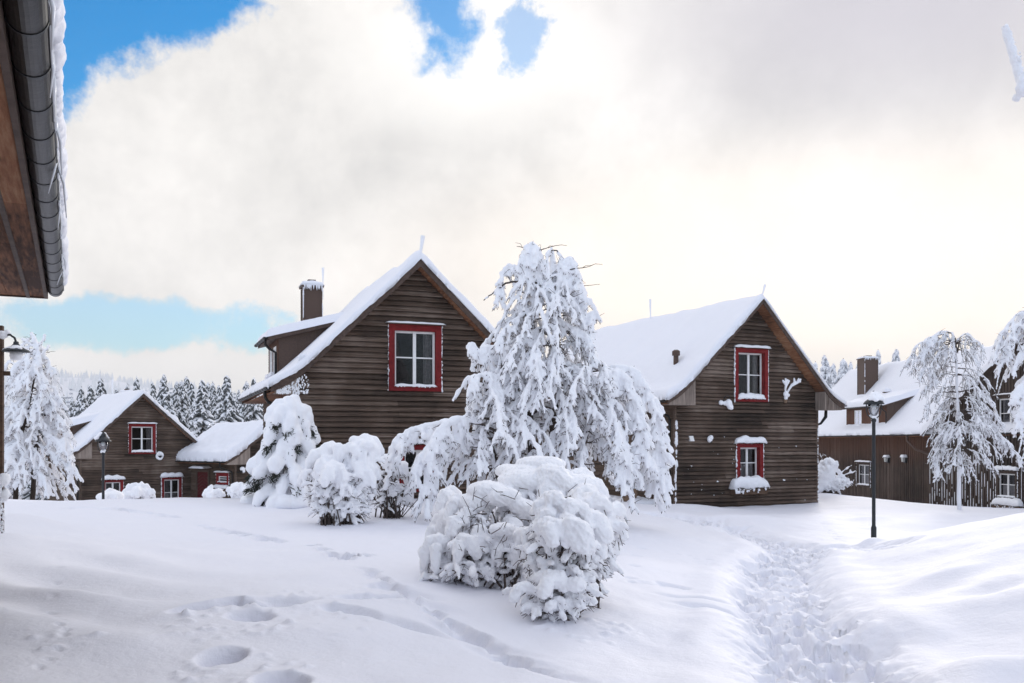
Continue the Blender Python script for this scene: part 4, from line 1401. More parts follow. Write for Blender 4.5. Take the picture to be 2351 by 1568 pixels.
# ------------------------------------------------------------------ the near house whose eave hangs over the left edge
def near_house():
    yaw = R_(25.0)
    E = P(124, 683, 10.4)
    r = thing('house', 'near house with brown plank soffit and snowy metal gutter overhead at left', 'house', (E.x, E.y, EYE - 1.9), yaw)
    z0 = E.z - (EYE - 1.9)                                 # underside height
    mb = MB()
    q = random.Random(8)
    x = -.10
    while x > -1.0:                                        # planks run along the eave
        w = q.uniform(.14, .2)
        y = 0.0
        while y > -16:
            l = q.uniform(2.5, 4.5)
            mb.box(x - w + .005, x, max(y - l, -16), y - .004, z0, z0 + .025, 0)
            y -= l
        x -= w
    mb.build('soffit', 'soffit_wood', r)
    f = MB()
    f.box(-.098, -.066, -16, 0, z0 - .01, z0 + .22, 0, .5)
    f.box(-.27, -.235, -16, 0, z0 - .022, z0 - .001, 0, .1)
    f.box(-1.2, -.06, .002, .034, z0 - .015, z0 + .2, 0, .6)
    f.build('bargeboard', 'fascia', r)
    g = half_gutter_long(r, .012, -16, 0.03, z0 + .09, .078)
    rb = MB()
    k = .75
    rb.hexa([(.0, -16, z0 + .2), (.0, .05, z0 + .2), (-4.6, .05, z0 + .2 + 4.6 * k), (-4.6, -16, z0 + .2 + 4.6 * k), (.0, -16, z0 + .34), (.0, .05, z0 + .34), (-4.6, .05, z0 + .34 + 4.6 * k), (-4.6, -16, z0 + .34 + 4.6 * k)], 0)
    rb.hexa([(-9.2, -16, z0 + .2), (-9.2, .05, z0 + .2), (-4.6, .05, z0 + .2 + 4.6 * k), (-4.6, -16, z0 + .2 + 4.6 * k), (-9.2, -16, z0 + .34), (-9.2, .05, z0 + .34), (-4.6, .05, z0 + .34 + 4.6 * k), (-4.6, -16, z0 + .34 + 4.6 * k)], 0)
    rb.build('roof', 'fascia', r)
    wb = MB()
    def lap(p0, p1, zt):
        z = -.5
        d = (Vector(p1) - Vector(p0)); nrm = Vector((d.y, -d.x)).normalized()
        while z < zt:
            o = nrm * .03
            wb.face([(p0[0] + o.x, p0[1] + o.y, z), (p1[0] + o.x, p1[1] + o.y, z), (p1[0] + nrm.x * .005, p1[1] + nrm.y * .005, z + .15), (p0[0] + nrm.x * .005, p0[1] + nrm.y * .005, z + .15)], 0)
            wb.face([(p0[0], p0[1], z), (p1[0], p1[1], z), (p1[0] + o.x, p1[1] + o.y, z), (p0[0] + o.x, p0[1] + o.y, z)], 0)
            z += .15
    lap((-.95, -16), (-.95, -.4), z0 - .02)
    lap((-.95, -.4), (-8.2, -.4), z0 - .02)
    wb.face([(-.95, -.42, z0 - .05), (-8.2, -.42, z0 - .05), (-4.6, -.42, z0 + .2 + 4.6 * k - .3)], 0)
    wb.build('wall', 'siding_side', r)
    # roof snow: slab plus the ragged curl along the gutter
    n, m = 200, 30
    v, fc = [], []
    for j in range(n + 1):
        y = .08 - 15 * j / n
        for i in range(m + 1):
            x = .02 - 4.5 * (i / m) ** 1.6
            e = math.sqrt(max(0, 1 - (1 - min(1, (.02 - x) / .2)) ** 2)) * (1 - .8 * max(0, (y + .12) / .2) if y > -.12 else 1)
            v.append((x, y, z0 + .33 - x * k + .2 * e + .04 * mnoise.noise(Vector((x * 3, y * 3, 1)))))
    for j in range(n):
        for i in range(m):
            a = j * (m + 1) + i
            fc.append((a, a + 1, a + m + 2, a + m + 1))
    me = bpy.data.meshes.new('roof_snow'); me.from_pydata(v, [], fc); me.materials.append(MATS['snow_roof']); me.polygons.foreach_set('use_smooth', [True] * len(fc))
    sn = link('roof_snow', me, r)
    T = Tubes()
    y = .03
    while y > -13:
        t = 1.0
        rr_ = q.uniform(.034, .062)
        T.ball((.085 + q.uniform(-.01, .014), y, z0 + .2 + q.uniform(-.02, .03)), (rr_, rr_ * 1.3, rr_ * 1.4))
        T.ball((.03 + q.uniform(-.02, .02), y, z0 + .27), (.075, .08, .08))
        y -= q.uniform(.04, .07)
    link('snow_curl', T.fused('snow_curl', 'snow_roof', .014, 2, .006, 40), sn)
    def tw(pts, rad):
        ic = MB()
        ic.tube([(x, y, z0 + z) for x, y, z in pts], rad, 6)
        ic.build('icicle', 'ice', r, True)
    for (y, l, dx) in [(-6.9, .16, .0), (-5.9, .24, .02), (-5.25, .2, -.02), (-5.1, .3, .03), (-4.2, .2, 0), (-2.0, .12, .02), (-1.3, .16, -.02), (-7.6, .2, .01)]:
        tw([(.095, y, .12), (.10 + dx, y + .02, .12 - l * .4), (.085 + dx * 2, y + .06 + l * .3, .12 - l)], [.012, .008, .003])
    y = -.2
    while y > -9:
        l = q.uniform(.2, .7)
        if q.random() < .8: tw([(.094, y, .09 + q.uniform(-.02, .02)), (.097, y - l, .09 + q.uniform(-.03, .02))], [q.uniform(.004, .01), q.uniform(.006, .013)])
        y -= l * .9
    return r
def half_gutter_long(parent, x, t0, t1, z, r):
    mb = MB()
    n = 14
    arc = [(x + r * math.cos(PI + PI * k / n), z + r * math.sin(PI + PI * k / n)) for k in range(n + 1)]
    for k in range(n):
        (xa, za), (xb, zb) = arc[k], arc[k + 1]
        mb.face([(xa, t0, za), (xb, t0, zb), (xb, t1, zb), (xa, t1, za)], 0, .5)
        s = .92
        ia, ib = (x + (xa - x) * s, z + (za - z) * s), (x + (xb - x) * s, z + (zb - z) * s)
        mb.face([(ia[0], t1, ia[1]), (ib[0], t1, ib[1]), (ib[0], t0, ib[1]), (ia[0], t0, ia[1])], 0, .5)
    mb.face([(a, t1, b) for a, b in arc], 0, .5)
    mb.tube([(x + r, t0, z), (x + r, t1, z)], .011, 8, 0)
    g = mb.build('gutter', 'gutter_metal', parent, True)
    t = t1 - .19
    while t > max(t0, -9.6):
        bb = MB()
        for k in range(n):
            (xa, za), (xb, zb) = arc[k], arc[k + 1]
            f = 1.045
            A, B = (x + (xa - x) * f, z + (za - z) * f), (x + (xb - x) * f, z + (zb - z) * f)
            bb.hexa([(xa, t, za), (xb, t, zb), (xb, t + .028, zb), (xa, t + .028, za), (A[0], t, A[1]), (B[0], t, B[1]), (B[0], t + .028, B[1]), (A[0], t + .028, A[1])], 0, .1)
        t -= .48
        bb.build('gutter_bracket', 'black_metal', g)
    return g
near_house()

# ------------------------------------------------------------------ lamps
def street_lamp(u, vb, vt, Y, label, seed, snow_side):
    base = P(u, vb, Y)
    top = P(u, vt, Y)
    h = top.z - base.z
    o = thing('street_lamp', label, 'street lamp', base, 0, 'black street lamps')
    hp = h - .66
    m = MB()
    m.lathe([(.062, -.5), (.062, .42), (.05, .44), (.042, .47), (.04, hp - .06), (.058, hp - .04), (.058, hp), (.03, hp + .03)], 16)
    m.build('post', 'black_metal', o, True)
    a = MB()
    zc = hp + .02
    for sg in (-1, 1):                                     # yoke
        a.tube([(0, 0, zc), (sg * .07, 0, zc + .01), (sg * .145, 0, zc + .09), (sg * .17, 0, zc + .2), (sg * .172, 0, zc + .34)], .012, 8)
    a.build('yoke', 'black_metal', o, True)
    gl = MB()
    gl.lathe([(.015, zc + .05), (.06, zc + .07), (.105, zc + .15), (.128, zc + .25), (.13, zc + .34)], 20)
    gl.build('globe', 'lamp_glass', o, True)
    bl = MB(); bl.lathe([(.03, zc + .2), (.05, zc + .24), (.05, zc + .31), (.03, zc + .34)], 12); bl.build('bulb', 'white_paint', o, True)
    hd = MB()
    hd.lathe([(.235, zc + .335), (.235, zc + .35), (.2, zc + .40), (.13, zc + .455), (.105, zc + .47), (.10, zc + .50), (.085, zc + .555), (.045, zc + .60), (.03, zc + .605), (.028, zc + .635), (.012, zc + .65)], 24)
    hd.build('hood', 'black_metal', o, True)
    T = Tubes()
    q = random.Random(seed)
    for k in range(60):
        an = snow_side + q.uniform(-1.5, 1.5)
        rr_ = q.uniform(.05, .2)
        zz = zc + .36 + .25 * (1 - rr_ / .21) * .9
        s = q.uniform(.04, .075)
        T.ball((rr_ * 1.1 * math.cos(an), rr_ * 1.1 * math.sin(an), zz + .055), (s, s, s * .8))
    link('snow_cap', T.fused('snow_cap', 'snow_bough', .014, 2, .005, 30), o)
    T = Tubes()
    for k in range(9):
        T.ball((q.uniform(-.05, .05), q.uniform(-.05, .05), zc + q.uniform(.0, .07)), q.uniform(.02, .045))
    link('snow_lump', T.fused('snow_lump', 'snow_bough', .014, 2), o)
    return o
street_lamp(2006, 1252, 898, 22.0, 'black street lamp with snow-capped hood standing by the trodden path', 3, -.9)
street_lamp(237, 1262, 991, 29.0, 'farther black street lamp in front of the left cottage gable', 7, 2.6)

def hooded_lamp():
    Y = 12.4
    b = P(-2, 1262, Y)
    o = thing('timber_post', 'rough timber post at the left picture edge, snow stuck to it', 'post', b, .3)
    m = MB()
    w = .05
    zt = P(0, 748, Y).z - b.z
    m.box(-w, w, -w, w, -.4, zt, 0, .4)
    m.build('beam', 'plank_wood', o)
    k = MB(); k.box(w, w + .08, -.02, .02, P(0, 862, Y).z - b.z, P(0, 852, Y).z - b.z); k.build('peg', 'plank_wood', o)
    s = MB()
    s.blob((.05, -.02, P(0, 1101, Y).z - b.z), (.09, .09, .085), None, 0, .2, 1); s.blob((.07, -.02, P(0, 1136, Y).z - b.z), (.07, .07, .085), None, 0, .2, 2)
    frost_strip(s, w, -w, .0, 1.0, 5, .018); frost_strip(s, w - .03, -w, .1, .9, 15, .02)
    s.build('snow', 'snow_bough', o, True)
    L = P(37, 786, Y)
    l = thing('hooded_lamp', 'frosted hooded lamp on a curved arm at the left picture edge', 'lamp', (L.x, L.y, L.z), 0)
    a = MB()
    x0 = b.x - L.x + w
    a.tube([(x0, 0, .10), (x0 + .1, 0, .10), (-.06, 0, .085), (-.02, 0, .06), (.0, 0, .0), (.0, 0, -.02)], .014, 8)
    a.build('arm', 'black_metal', l, True)
    h = MB(); h.lathe([(.175, -.125), (.17, -.115), (.12, -.075), (.06, -.05), (.035, -.02), (.03, .01)], 24); h.build('lamp_shade', 'black_metal', l, True)
    g = MB(); g.lathe([(.03, -.235), (.065, -.22), (.078, -.18), (.075, -.125)], 16); g.build('globe', 'frost', l, True)
    T = Tubes(); q = random.Random(1)
    for k in range(50):
        an, rr_ = q.uniform(0, 6.28), q.uniform(0, .15)
        T.ball((rr_ * math.cos(an), rr_ * math.sin(an), -.04 - .07 * rr_ / .17), (.035, .035, .018))
    for k in range(7): T.ball((x0 + q.uniform(0, .05), q.uniform(-.03, .03), .1 + q.uniform(-.04, .04)), q.uniform(.03, .05))
    link('snow_cap', T.fused('snow_cap', 'snow_bough', .01, 2, .004, 60), l)
hooded_lamp()

# ------------------------------------------------------------------ things on the walls
def wall_item(H, u, v, name, label, cat, group=None, t=-.04):
    s, z = H.loc(u, v, t)
    return thing(name, label, cat, H.root.matrix_basis @ Vector((s, t, z)), H.yaw, group), None
o, _ = wall_item(H3, 1801, 912, 'antler_trophy', 'snow-coated antlers mounted on the right cottage gable', 'antlers')
T = Tubes()
T.ball((0, -.08, .0), (.09, .07, .15)); T.ball((-.03, -.12, .12), (.13, .09, .12)); T.ball((.1, -.1, .08), (.08, .08, .07))
for sg, ln in ((-1, .8), (1, 1.0)):
    x = lambda a: sg * a
    T.add([(x(.03), -.1, .15), (x(.10), -.16, .32), (x(.2) if sg > 0 else -.08, -.2, .48), (x(.38) * ln if sg > 0 else -.12, -.24, .62)], [.04, .045, .06, .05], 8)
    if sg > 0:
        T.add([(.2, -.2, .46), (.42, -.25, .58), (.6, -.27, .72)], [.05, .06, .04], 8); T.add([(.3, -.22, .52), (.28, -.25, .66), (.25, -.26, .76)], [.04, .045, .03], 8); T.add([(.45, -.25, .6), (.62, -.25, .62)], [.05, .03], 8); T.add([(.42, -.25, .58), (.5, -.25, .76)], [.05, .03], 8)
    else:
        T.add([(-.08, -.2, .46), (-.22, -.22, .58), (-.3, -.24, .66)], [.05, .05, .035], 8); T.add([(-.1, -.2, .5), (-.04, -.24, .7)], [.05, .035], 8); T.add([(-.1, -.22, .55), (-.16, -.24, .74)], [.055, .035], 8); T.add([(-.05, -.2, .5), (.06, -.22, .66)], [.05, .04], 8)
link('antlers', T.fused('antlers', 'snow_bough', .018, 2, .006, 30), o)
m = MB(); m.lathe([(.03, -.22), (.07, -.18), (.08, -.1), (.05, .0)], 10, 0, (0, -.06, -.02)); m.build('skull', 'clay', o, True)

o, _ = wall_item(H3, 1662, 938, 'wall_lantern', 'snow-filled hanging lantern on the right cottage gable, left of the upper window', 'lantern', 'wall lanterns on gables')
m = MB(); m.tube([(-.1, 0, .2), (-.1, -.1, .3), (-.06, -.16, .46), (.04, -.18, .52), (.13, -.18, .44), (.13, -.18, .34)], .013, 8); m.blob((.2, -.17, .1), (.1, .1, .13), None, 0, .2, 2); m.build('bracket', 'black_metal', o, True)
T = Tubes(); T.ball((-.2, -.08, .22), (.11, .09, .1)); T.ball((.08, -.18, .2), (.15, .13, .16)); T.ball((.14, -.19, .08), (.13, .12, .13)); T.ball((.2, -.2, .03), (.08, .09, .09)); T.ball((-.04, -.12, .2), (.1, .08, .09))
link('snow_cap', T.fused('snow_cap', 'snow_bough', .018, 3, .008, 25), o)
o, _ = wall_item(H3, 1627, 1012, 'wall_lantern', 'small snow-plastered bell lamp on the right cottage wall, above the lower window', 'lantern', 'wall lanterns on gables')
m = MB(); m.box(-.06, .06, -.05, 0, -.05, .18); m.blob((.03, -.1, -.02), (.04, .04, .07), None, 0, .2, 1); m.build('body', 'black_metal', o)
T = Tubes(); T.ball((0, -.07, .06), (.12, .09, .13)); T.ball((.03, -.1, .12), (.1, .09, .1)); link('snow_cap', T.fused('snow_cap', 'snow_bough', .015, 3, .006, 25), o)
o, _ = wall_item(H3, 1586, 1013, 'vent_hood', 'white square vent hood on the right cottage wall near its left corner', 'vent')
m = MB(); m.hexa([(-.09, -.12, 0), (.09, -.12, 0), (.09, 0, 0), (-.09, 0, 0), (-.09, -.03, .2), (.09, -.03, .2), (.09, 0, .2), (-.09, 0, .2)]); m.build('cover', 'white_paint', o)
o, _ = wall_item(H1, 364.5, 1054, 'wall_lantern', 'round snow-plastered lantern below the left cottage upper window', 'lantern', 'wall lanterns on gables')
m = MB(); m.box(-.04, .04, -.06, 0, .0, .5); m.lathe([(.1, .06), (.14, .2)], 12, 0, (0, -.14, 0)); m.build('body', 'black_metal', o)
T = Tubes()
for k in range(16):
    a = k / 16 * 6.28
    T.ball((.16 * math.cos(a), -.16 - .04 * math.sin(a * 3), .2 + .18 * math.sin(a)), (.085, .08, .085))
T.ball((.03, -.13, .3), (.12, .09, .1)); T.ball((-.06, -.15, .15), (.1, .08, .08))
link('snow_cap', T.fused('snow_cap', 'snow_bough', .02, 2, .01, 20), o)
o, _ = wall_item(HB, 551, 1084, 'wall_lantern', 'snow-covered corner lantern beside the annexe with the red door', 'lantern', 'wall lanterns on gables')
m = MB(); m.tube([(-.25, 0, 0), (-.15, -.15, .0), (0, -.25, .1)], .025, 6); m.box(-.08, .08, -.33, -.17, -.02, .2); m.build('body', 'black_metal', o)
T = Tubes(); T.ball((0, -.25, .2), (.16, .14, .12)); T.ball((.05, -.26, .08), (.13, .12, .13)); link('snow_cap', T.fused('snow_cap', 'snow_bough', .02, 3), o)

# porch of the right cottage: deck with a clay pot, in the shade beside the gable corner
def porch():
    g0 = H3.root.matrix_basis
    t, z = H3.loc_side(1500, 1150, -H3.wl - .6)
    o = thing('porch_deck', 'low wooden porch deck under snow beside the right cottage corner', 'deck', g0 @ Vector((-H3.wl - .75, 1.6, H3.loc(1500, 1165, 1.6)[1])), H3.yaw)
    m = MB()
    for k in range(7): m.box(-.62 + k * .18, -.45 + k * .18, -1.0, 1.2, .14, .2, 0)
    m.box(-.6, .62, -1.0, -.94, -.3, .138); m.build('planks', 'plank_wood', o)
    s = MB(); s.pillow(-.64, .64, -1.02, 1.2, .2, .2, 0, 16, 20, .3, 3); s.build('snow_cap', 'snow_roof', o, True)
    o2 = thing('clay_pot', 'brown clay planter pot on the snowy porch deck', 'pot', g0 @ Vector((-H3.wl - 1.15, 1.3, H3.loc(1500, 1165, 1.6)[1] + .2)), 0)
    m = MB(); m.lathe([(.2, 0), (.27, .25), (.33, .5), (.36, .52), (.36, .58), (.30, .58)], 20); m.build('pot', 'clay', o2, True)
    s = MB(); s.pillow(-.3, .3, -.3, .3, .55, .12, 0, 10, 10); s.build('snow_cap', 'snow_roof', o2, True)
porch()
# ------------------------------------------------------------------ snow-laden trees and bushes
def lumpy(n, r, rng, amp=.35, taper=True):
    k = r * (1 + amp * rng.uniform(-1, 1, n))
    if taper:
        k[-1] *= .75; k[0] *= .8
    return k
def bez(a, c, b, n):
    t = np.linspace(0, 1, n)[:, None]
    return (1 - t) ** 2 * a + 2 * t * (1 - t) * c + t * t * b

def hang(Ts, Tw, p, d, L, r, rng, fingers=3, twig=.008):
    """a drooping snow-covered spray: out a little, then down, with side fingers and bare twiglets"""
    n = 6
    d = d / (np.linalg.norm(d) + 1e-6)
    t = np.linspace(0, 1, n)
    w = rng.uniform(-.14, .14, 3) * L
    pts = p + np.outer(t * L * .42, d) + np.outer(t ** 2, w) + np.outer(-(t ** 1.5) * L * .92, [0, 0, 1.0])
    Ts.add(pts + [0, 0, r * .35], lumpy(n, r * .82, rng, .4), 6)
    Tw.add(pts - [0, 0, r * .3] - d * r * .3, np.linspace(twig * 1.3, twig * .6, n), 4)
    for f in range(fingers):
        i = rng.integers(1, n - 1)
        a = rng.uniform(0, 2 * PI)
        e = np.array([math.cos(a), math.sin(a), 0]) * .75 + d * .4
        l = L * rng.uniform(.2, .5)
        m = 4
        q = np.linspace(0, 1, m)
        pp = pts[i] + np.outer(q * l * .6, e) + np.outer(-(q ** 1.7) * l * .75, [0, 0, 1.0])
        Ts.add(pp + [0, 0, r * .3], lumpy(m, r * rng.uniform(.5, .85), rng, .45), 5)
        Tw.add(pp - [0, 0, r * .45], twig * .7, 4)
    for f in range(1):
        i = rng.integers(0, n)
        e = rng.normal(0, 1, 3); e /= np.linalg.norm(e)
        l = rng.uniform(.1, .26)
        Tw.add(np.stack([pts[i], pts[i] + e * l * .5 + rng.normal(0, .012, 3), pts[i] + e * l + [0, 0, -.02]]), [twig * .7, twig * .55, twig * .3], 4)

def weeping_tree(name, label, cat, Y, stems, env, nbr, seed, rs=.05, Ls=(.35, .75), voxel=.03, snow='snow_bough', base_px=None, group=None, extra=(), spacing=.16, twig_r=.016, trunk_r=.09, fingers=3, depth=1.0, bare=30, trunk_mat='bark', lump=.012, top=None, rise=.28, start=.3, coverage=1.0, narrow=None):
    rng = np.random.default_rng(seed)
    B = P(*base_px, Y)
    gz = ground_z(B.x, B.y)
    org = np.array([B.x, B.y, gz])
    W = lambda u, v, dy=0.0: np.array(P(u, v, Y + dy)) - org
    ppm = F / Y
    Ts, Tw, Tk = Tubes(), Tubes(), Tubes()
    SP = []
    for st in stems:
        pts = np.array([W(*s) for s in st])
        pts[0][2] = min(pts[0][2], -.2)
        n = 16
        tt = np.linspace(0, len(pts) - 1, n)
        sp = np.stack([np.interp(tt, range(len(pts)), pts[:, k]) for k in range(3)], -1)
        sp += np.cumsum(rng.normal(0, .012, (n, 3)), 0) * [1, 1, 0]
        Tk.add(sp, np.linspace(trunk_r, trunk_r * .22, n), 8)
        sl = sp + [-.02, -.02, 0]
        i0 = n // 3
        Ts.add(sl[i0:], lumpy(n - i0, trunk_r * .55 + .012, rng), 6)
        SP.append(sp)
    ev = np.array(env, float)                             # v, uL, uR
    v0, v1 = ev[0, 0], ev[-1, 0]
    for k in range(nbr):
        v = v0 + (v1 - v0) * rng.uniform(0, 1) ** .85
        uL, uR = np.interp(v, ev[:, 0], ev[:, 1]), np.interp(v, ev[:, 0], ev[:, 2])
        zt = W(1200, v)[2]
        ok = [q for q in SP if q[-1][2] > zt + .12] or [max(SP, key=lambda q: q[-1][2])]
        sp = ok[rng.integers(len(ok))]
        ci = int(np.argmin(abs(sp[:, 2] - zt)))
        uc = CX + (sp[ci][0] + org[0]) / (sp[ci][1] + org[1]) * F
        ph = rng.uniform(0, 2 * PI)
        c, s = math.cos(ph), math.sin(ph)
        side = max(5, (uR - uc) if c > 0 else (uc - uL)) / ppm
        dep = max(.15, .5 * (uR - uL) / ppm * depth)
        if narrow and v < narrow[0]: side, dep = min(side, narrow[1] / ppm), min(dep, narrow[1] / ppm)
        Rr = 1.0 / math.sqrt((c / side) ** 2 + (s / dep) ** 2) * rng.uniform(.55, 1.0) ** .7
        z0 = min(zt + Rr * .55 + .1, sp[-1][2])
        i = int(np.argmin(abs(sp[:, 2] - z0)))
        a = sp[i]
        b = np.array([a[0] + c * Rr, a[1] + s * Rr, zt])
        m = (a + b) / 2 + [c * Rr * .12, s * Rr * .12, Rr * rise]
        n = max(5, int(Rr / .12) + 4)
        pts = bez(a, m, b, n)
        pts[1:] += rng.normal(0, .018, (n - 1, 3))
        Tw.add(pts, np.linspace(twig_r, twig_r * .4, n), 5)
        j = max(1, int(n * .22))
        if n - j >= 3:
            Ts.add(pts[j:] + [0, 0, rs * .6], lumpy(n - j, rs * .95, rng), 6)
        cnt = max(2, int(Rr * coverage / spacing))
        for q in range(cnt):
            t = start + (1 - start) * (q + rng.uniform(0, 1)) / cnt
            p = bez(a, m, b, 40)[min(39, int(t * 39))]
            aa = ph + rng.uniform(-1.3, 1.3)
            hang(Ts, Tw, p, np.array([math.cos(aa), math.sin(aa), 0]), rng.uniform(*Ls), rs * rng.uniform(.7, 1.25), rng, fingers)
    for (pp, dens, L, r) in extra:                        # named big limbs
        pts = np.array([W(*q) for q in pp])
        n = 24
        tt = np.linspace(0, len(pts) - 1, n)
        sp = np.stack([np.interp(tt, range(len(pts)), pts[:, k]) for k in range(3)], -1)
        for _ in range(3): sp[1:-1] = (sp[:-2] + 2 * sp[1:-1] + sp[2:]) / 4
        sp += rng.normal(0, .012, (n, 3))
        Tw.add(sp, np.linspace(.03, .01, n), 6)
        Ts.add(sp[3:] + [0, 0, r * .6], lumpy(n - 3, r * 1.05, rng, .25), 8)
        ln = np.linalg.norm(np.diff(sp, axis=0), axis=1).sum()
        for q in range(int(ln * dens)):
            i = rng.integers(5, n)
            d = rng.normal(0, 1, 3) * [1, 1, 0] + (sp[min(i + 1, n - 1)] - sp[max(i - 1, 0)]) * 4 * [1, 1, 0]
            hang(Ts, Tw, sp[i] + rng.normal(0, .03, 3), d, L * rng.uniform(.5, 1.2), r * rng.uniform(.7, 1.15), rng, fingers)
    for k in range(bare):                                 # thin bare twigs sticking out of the snow
        sp = SP[rng.integers(len(SP))]
        i = rng.integers(3, len(sp))
        a = rng.uniform(0, 2 * PI)
        l = rng.uniform(.25, 1.1)
        n = 7
        t = np.linspace(0, 1, n)
        pts = sp[i] + np.outer(t * l, [math.cos(a), math.sin(a), .12]) + np.cumsum(rng.normal(0, .025, (n, 3)), 0)
        Tw.add(pts, np.linspace(.013, .004, n), 4)
        Tw.add(np.vstack([pts[3], pts[3] + [.1 * math.cos(a + .8), .1 * math.sin(a + .8), .06], pts[3] + [.22 * math.cos(a + .5), .22 * math.sin(a + .5), .07]]), [.006, .005, .003], 4)
    o = thing(name, label, cat, org, 0, group)
    link('trunk', Tk.data('trunk', trunk_mat), o)
    link('branches', Tw.data('branches', 'twig'), o)
    link('snow', Ts.fused('snow', snow, voxel, 2, lump, 16), o)
    return o

# the tallest tree, in front of the two cottages
weeping_tree('weeping_tree', 'tallest snow-laden weeping tree in the middle, between the two nearest cottages', 'tree', 20.0,
    [[(1225, 1190), (1218, 1000), (1222, 800), (1232, 680), (1222, 575)], [(1262, 1190, .3), (1272, 980, .3), (1282, 760, .2), (1287, 680), (1300, 612)], [(1265, 1190, .3), (1276, 800, .1), (1276, 574, .1)], [(1180, 1190, -.2), (1120, 1000, -.3), (1110, 880, -.4)], [(1300, 1190, .4), (1345, 1000, .3), (1380, 850, .2)]],
    [(585, 1196, 1318), (640, 1182, 1335), (700, 1158, 1352), (760, 1150, 1362), (790, 1105, 1368), (840, 1072, 1380), (890, 1050, 1400), (950, 1030, 1440), (1040, 1030, 1450), (1130, 1045, 1450), (1185, 1060, 1430)],
    185, 5, rs=.036, Ls=(.24, .58), voxel=.018, base_px=(1240, 1190), spacing=.16, fingers=5, bare=70, narrow=(715, 46),
    extra=[([(1222, 700), (1205, 590), (1222, 556), (1240, 590), (1244, 660)], 22, .42, .052), ([(1232, 690), (1228, 566), (1215, 565), (1205, 640)], 22, .42, .052), ([(1225, 640), (1175, 608), (1152, 625), (1146, 690)], 12, .35, .04), ([(1230, 640), (1160, 650), (1110, 690)], 0, .1, .015),
           ([(1290, 720), (1295, 610), (1312, 592), (1325, 640), (1328, 720)], 22, .42, .055), ([(1285, 680), (1285, 605), (1300, 600), (1300, 690)], 16, .4, .05), ([(1300, 700), (1355, 690), (1372, 730)], 6, .2, .045), ([(1300, 800), (1350, 720), (1362, 790)], 14, .4, .05),
           ([(1345, 900, .3), (1400, 845, 0), (1455, 850, -.2), (1500, 930, -.2), (1515, 1040, -.2), (1505, 1100, -.2)], 15, .62, .07), ([(1345, 900, .2), (1410, 850, -.3), (1450, 880, -.5), (1470, 980, -.5), (1460, 1080, -.5)], 15, .6, .07), ([(1345, 920, .3), (1420, 900, .3), (1480, 960, .3), (1490, 1060, .3)], 15, .6, .07), ([(1350, 950, .3), (1400, 930, -.6), (1430, 1020, -.8), (1430, 1120, -.8)], 14, .5, .06),
           ([(1200, 900, -.3), (1130, 890, -.5), (1090, 890, -.6), (1075, 950, -.6)], 10, .4, .055), ([(1160, 960, -.4), (1060, 965, -1), (960, 985, -1.2), (905, 1010, -1.2), (900, 1080, -1.2)], 11, .5, .055), ([(1150, 990, -.5), (1060, 960, -1.3), (1010, 985, -1.6), (975, 1060, -1.6), (985, 1140, -1.6)], 11, .55, .07), ([(1140, 1010, -.3), (1050, 1000, -1.0), (1000, 1060, -1.2), (1000, 1150, -1.2)], 5, .4, .06), ([(1130, 1040, -.3), (1050, 1010, -.6), (960, 1050, -.6), (935, 1130, -.6)], 5, .4, .055), ([(1130, 1080, 0), (1040, 1040, 0), (960, 1090, .2), (940, 1150, .2)], 4, .35, .05), ([(1190, 930, -.3), (1130, 850, -.5), (1085, 790, -.6), (1074, 800, -.6)], 10, .3, .048), ([(1200, 860, -.2), (1140, 800, -.5), (1105, 800, -.5)], 13, .5, .05), ([(1200, 900, -.2), (1120, 860, -.9), (1080, 870, -1.1)], 13, .5, .05)])

# left tree before the farther cottage
weeping_tree('weeping_tree', 'tall snow-draped drooping tree at the left, beside the hooded lamp', 'tree', 33.0,
    [[(32, 1150), (42, 1020), (70, 900), (88, 820), (80, 775)], [(70, 1150, .4), (90, 950, .3), (92, 830, .2)]],
    [(800, 40, 105), (850, 22, 122), (900, 6, 132), (960, -12, 142), (1020, -15, 152), (1080, -12, 165), (1140, 10, 168)],
    140, 12, rs=.046, Ls=(.3, .75), voxel=.03, base_px=(55, 1160), spacing=.2, bare=30, lump=.012, fingers=4,
    extra=[([(84, 850), (80, 780), (70, 765)], 5, .2, .05), ([(82, 810), (100, 780), (104, 770)], 3, .15, .05), ([(84, 800), (60, 785), (50, 780)], 3, .15, .05), ([(84, 830), (110, 800), (112, 795)], 3, .15, .05), ([(80, 860), (20, 830), (8, 850)], 5, .25, .05), ([(95, 850), (122, 845), (130, 860)], 5, .25, .05), ([(90, 880), (125, 890), (142, 930)], 10, .5, .06), ([(90, 950), (140, 960), (160, 1040), (165, 1100)], 10, .6, .06)])

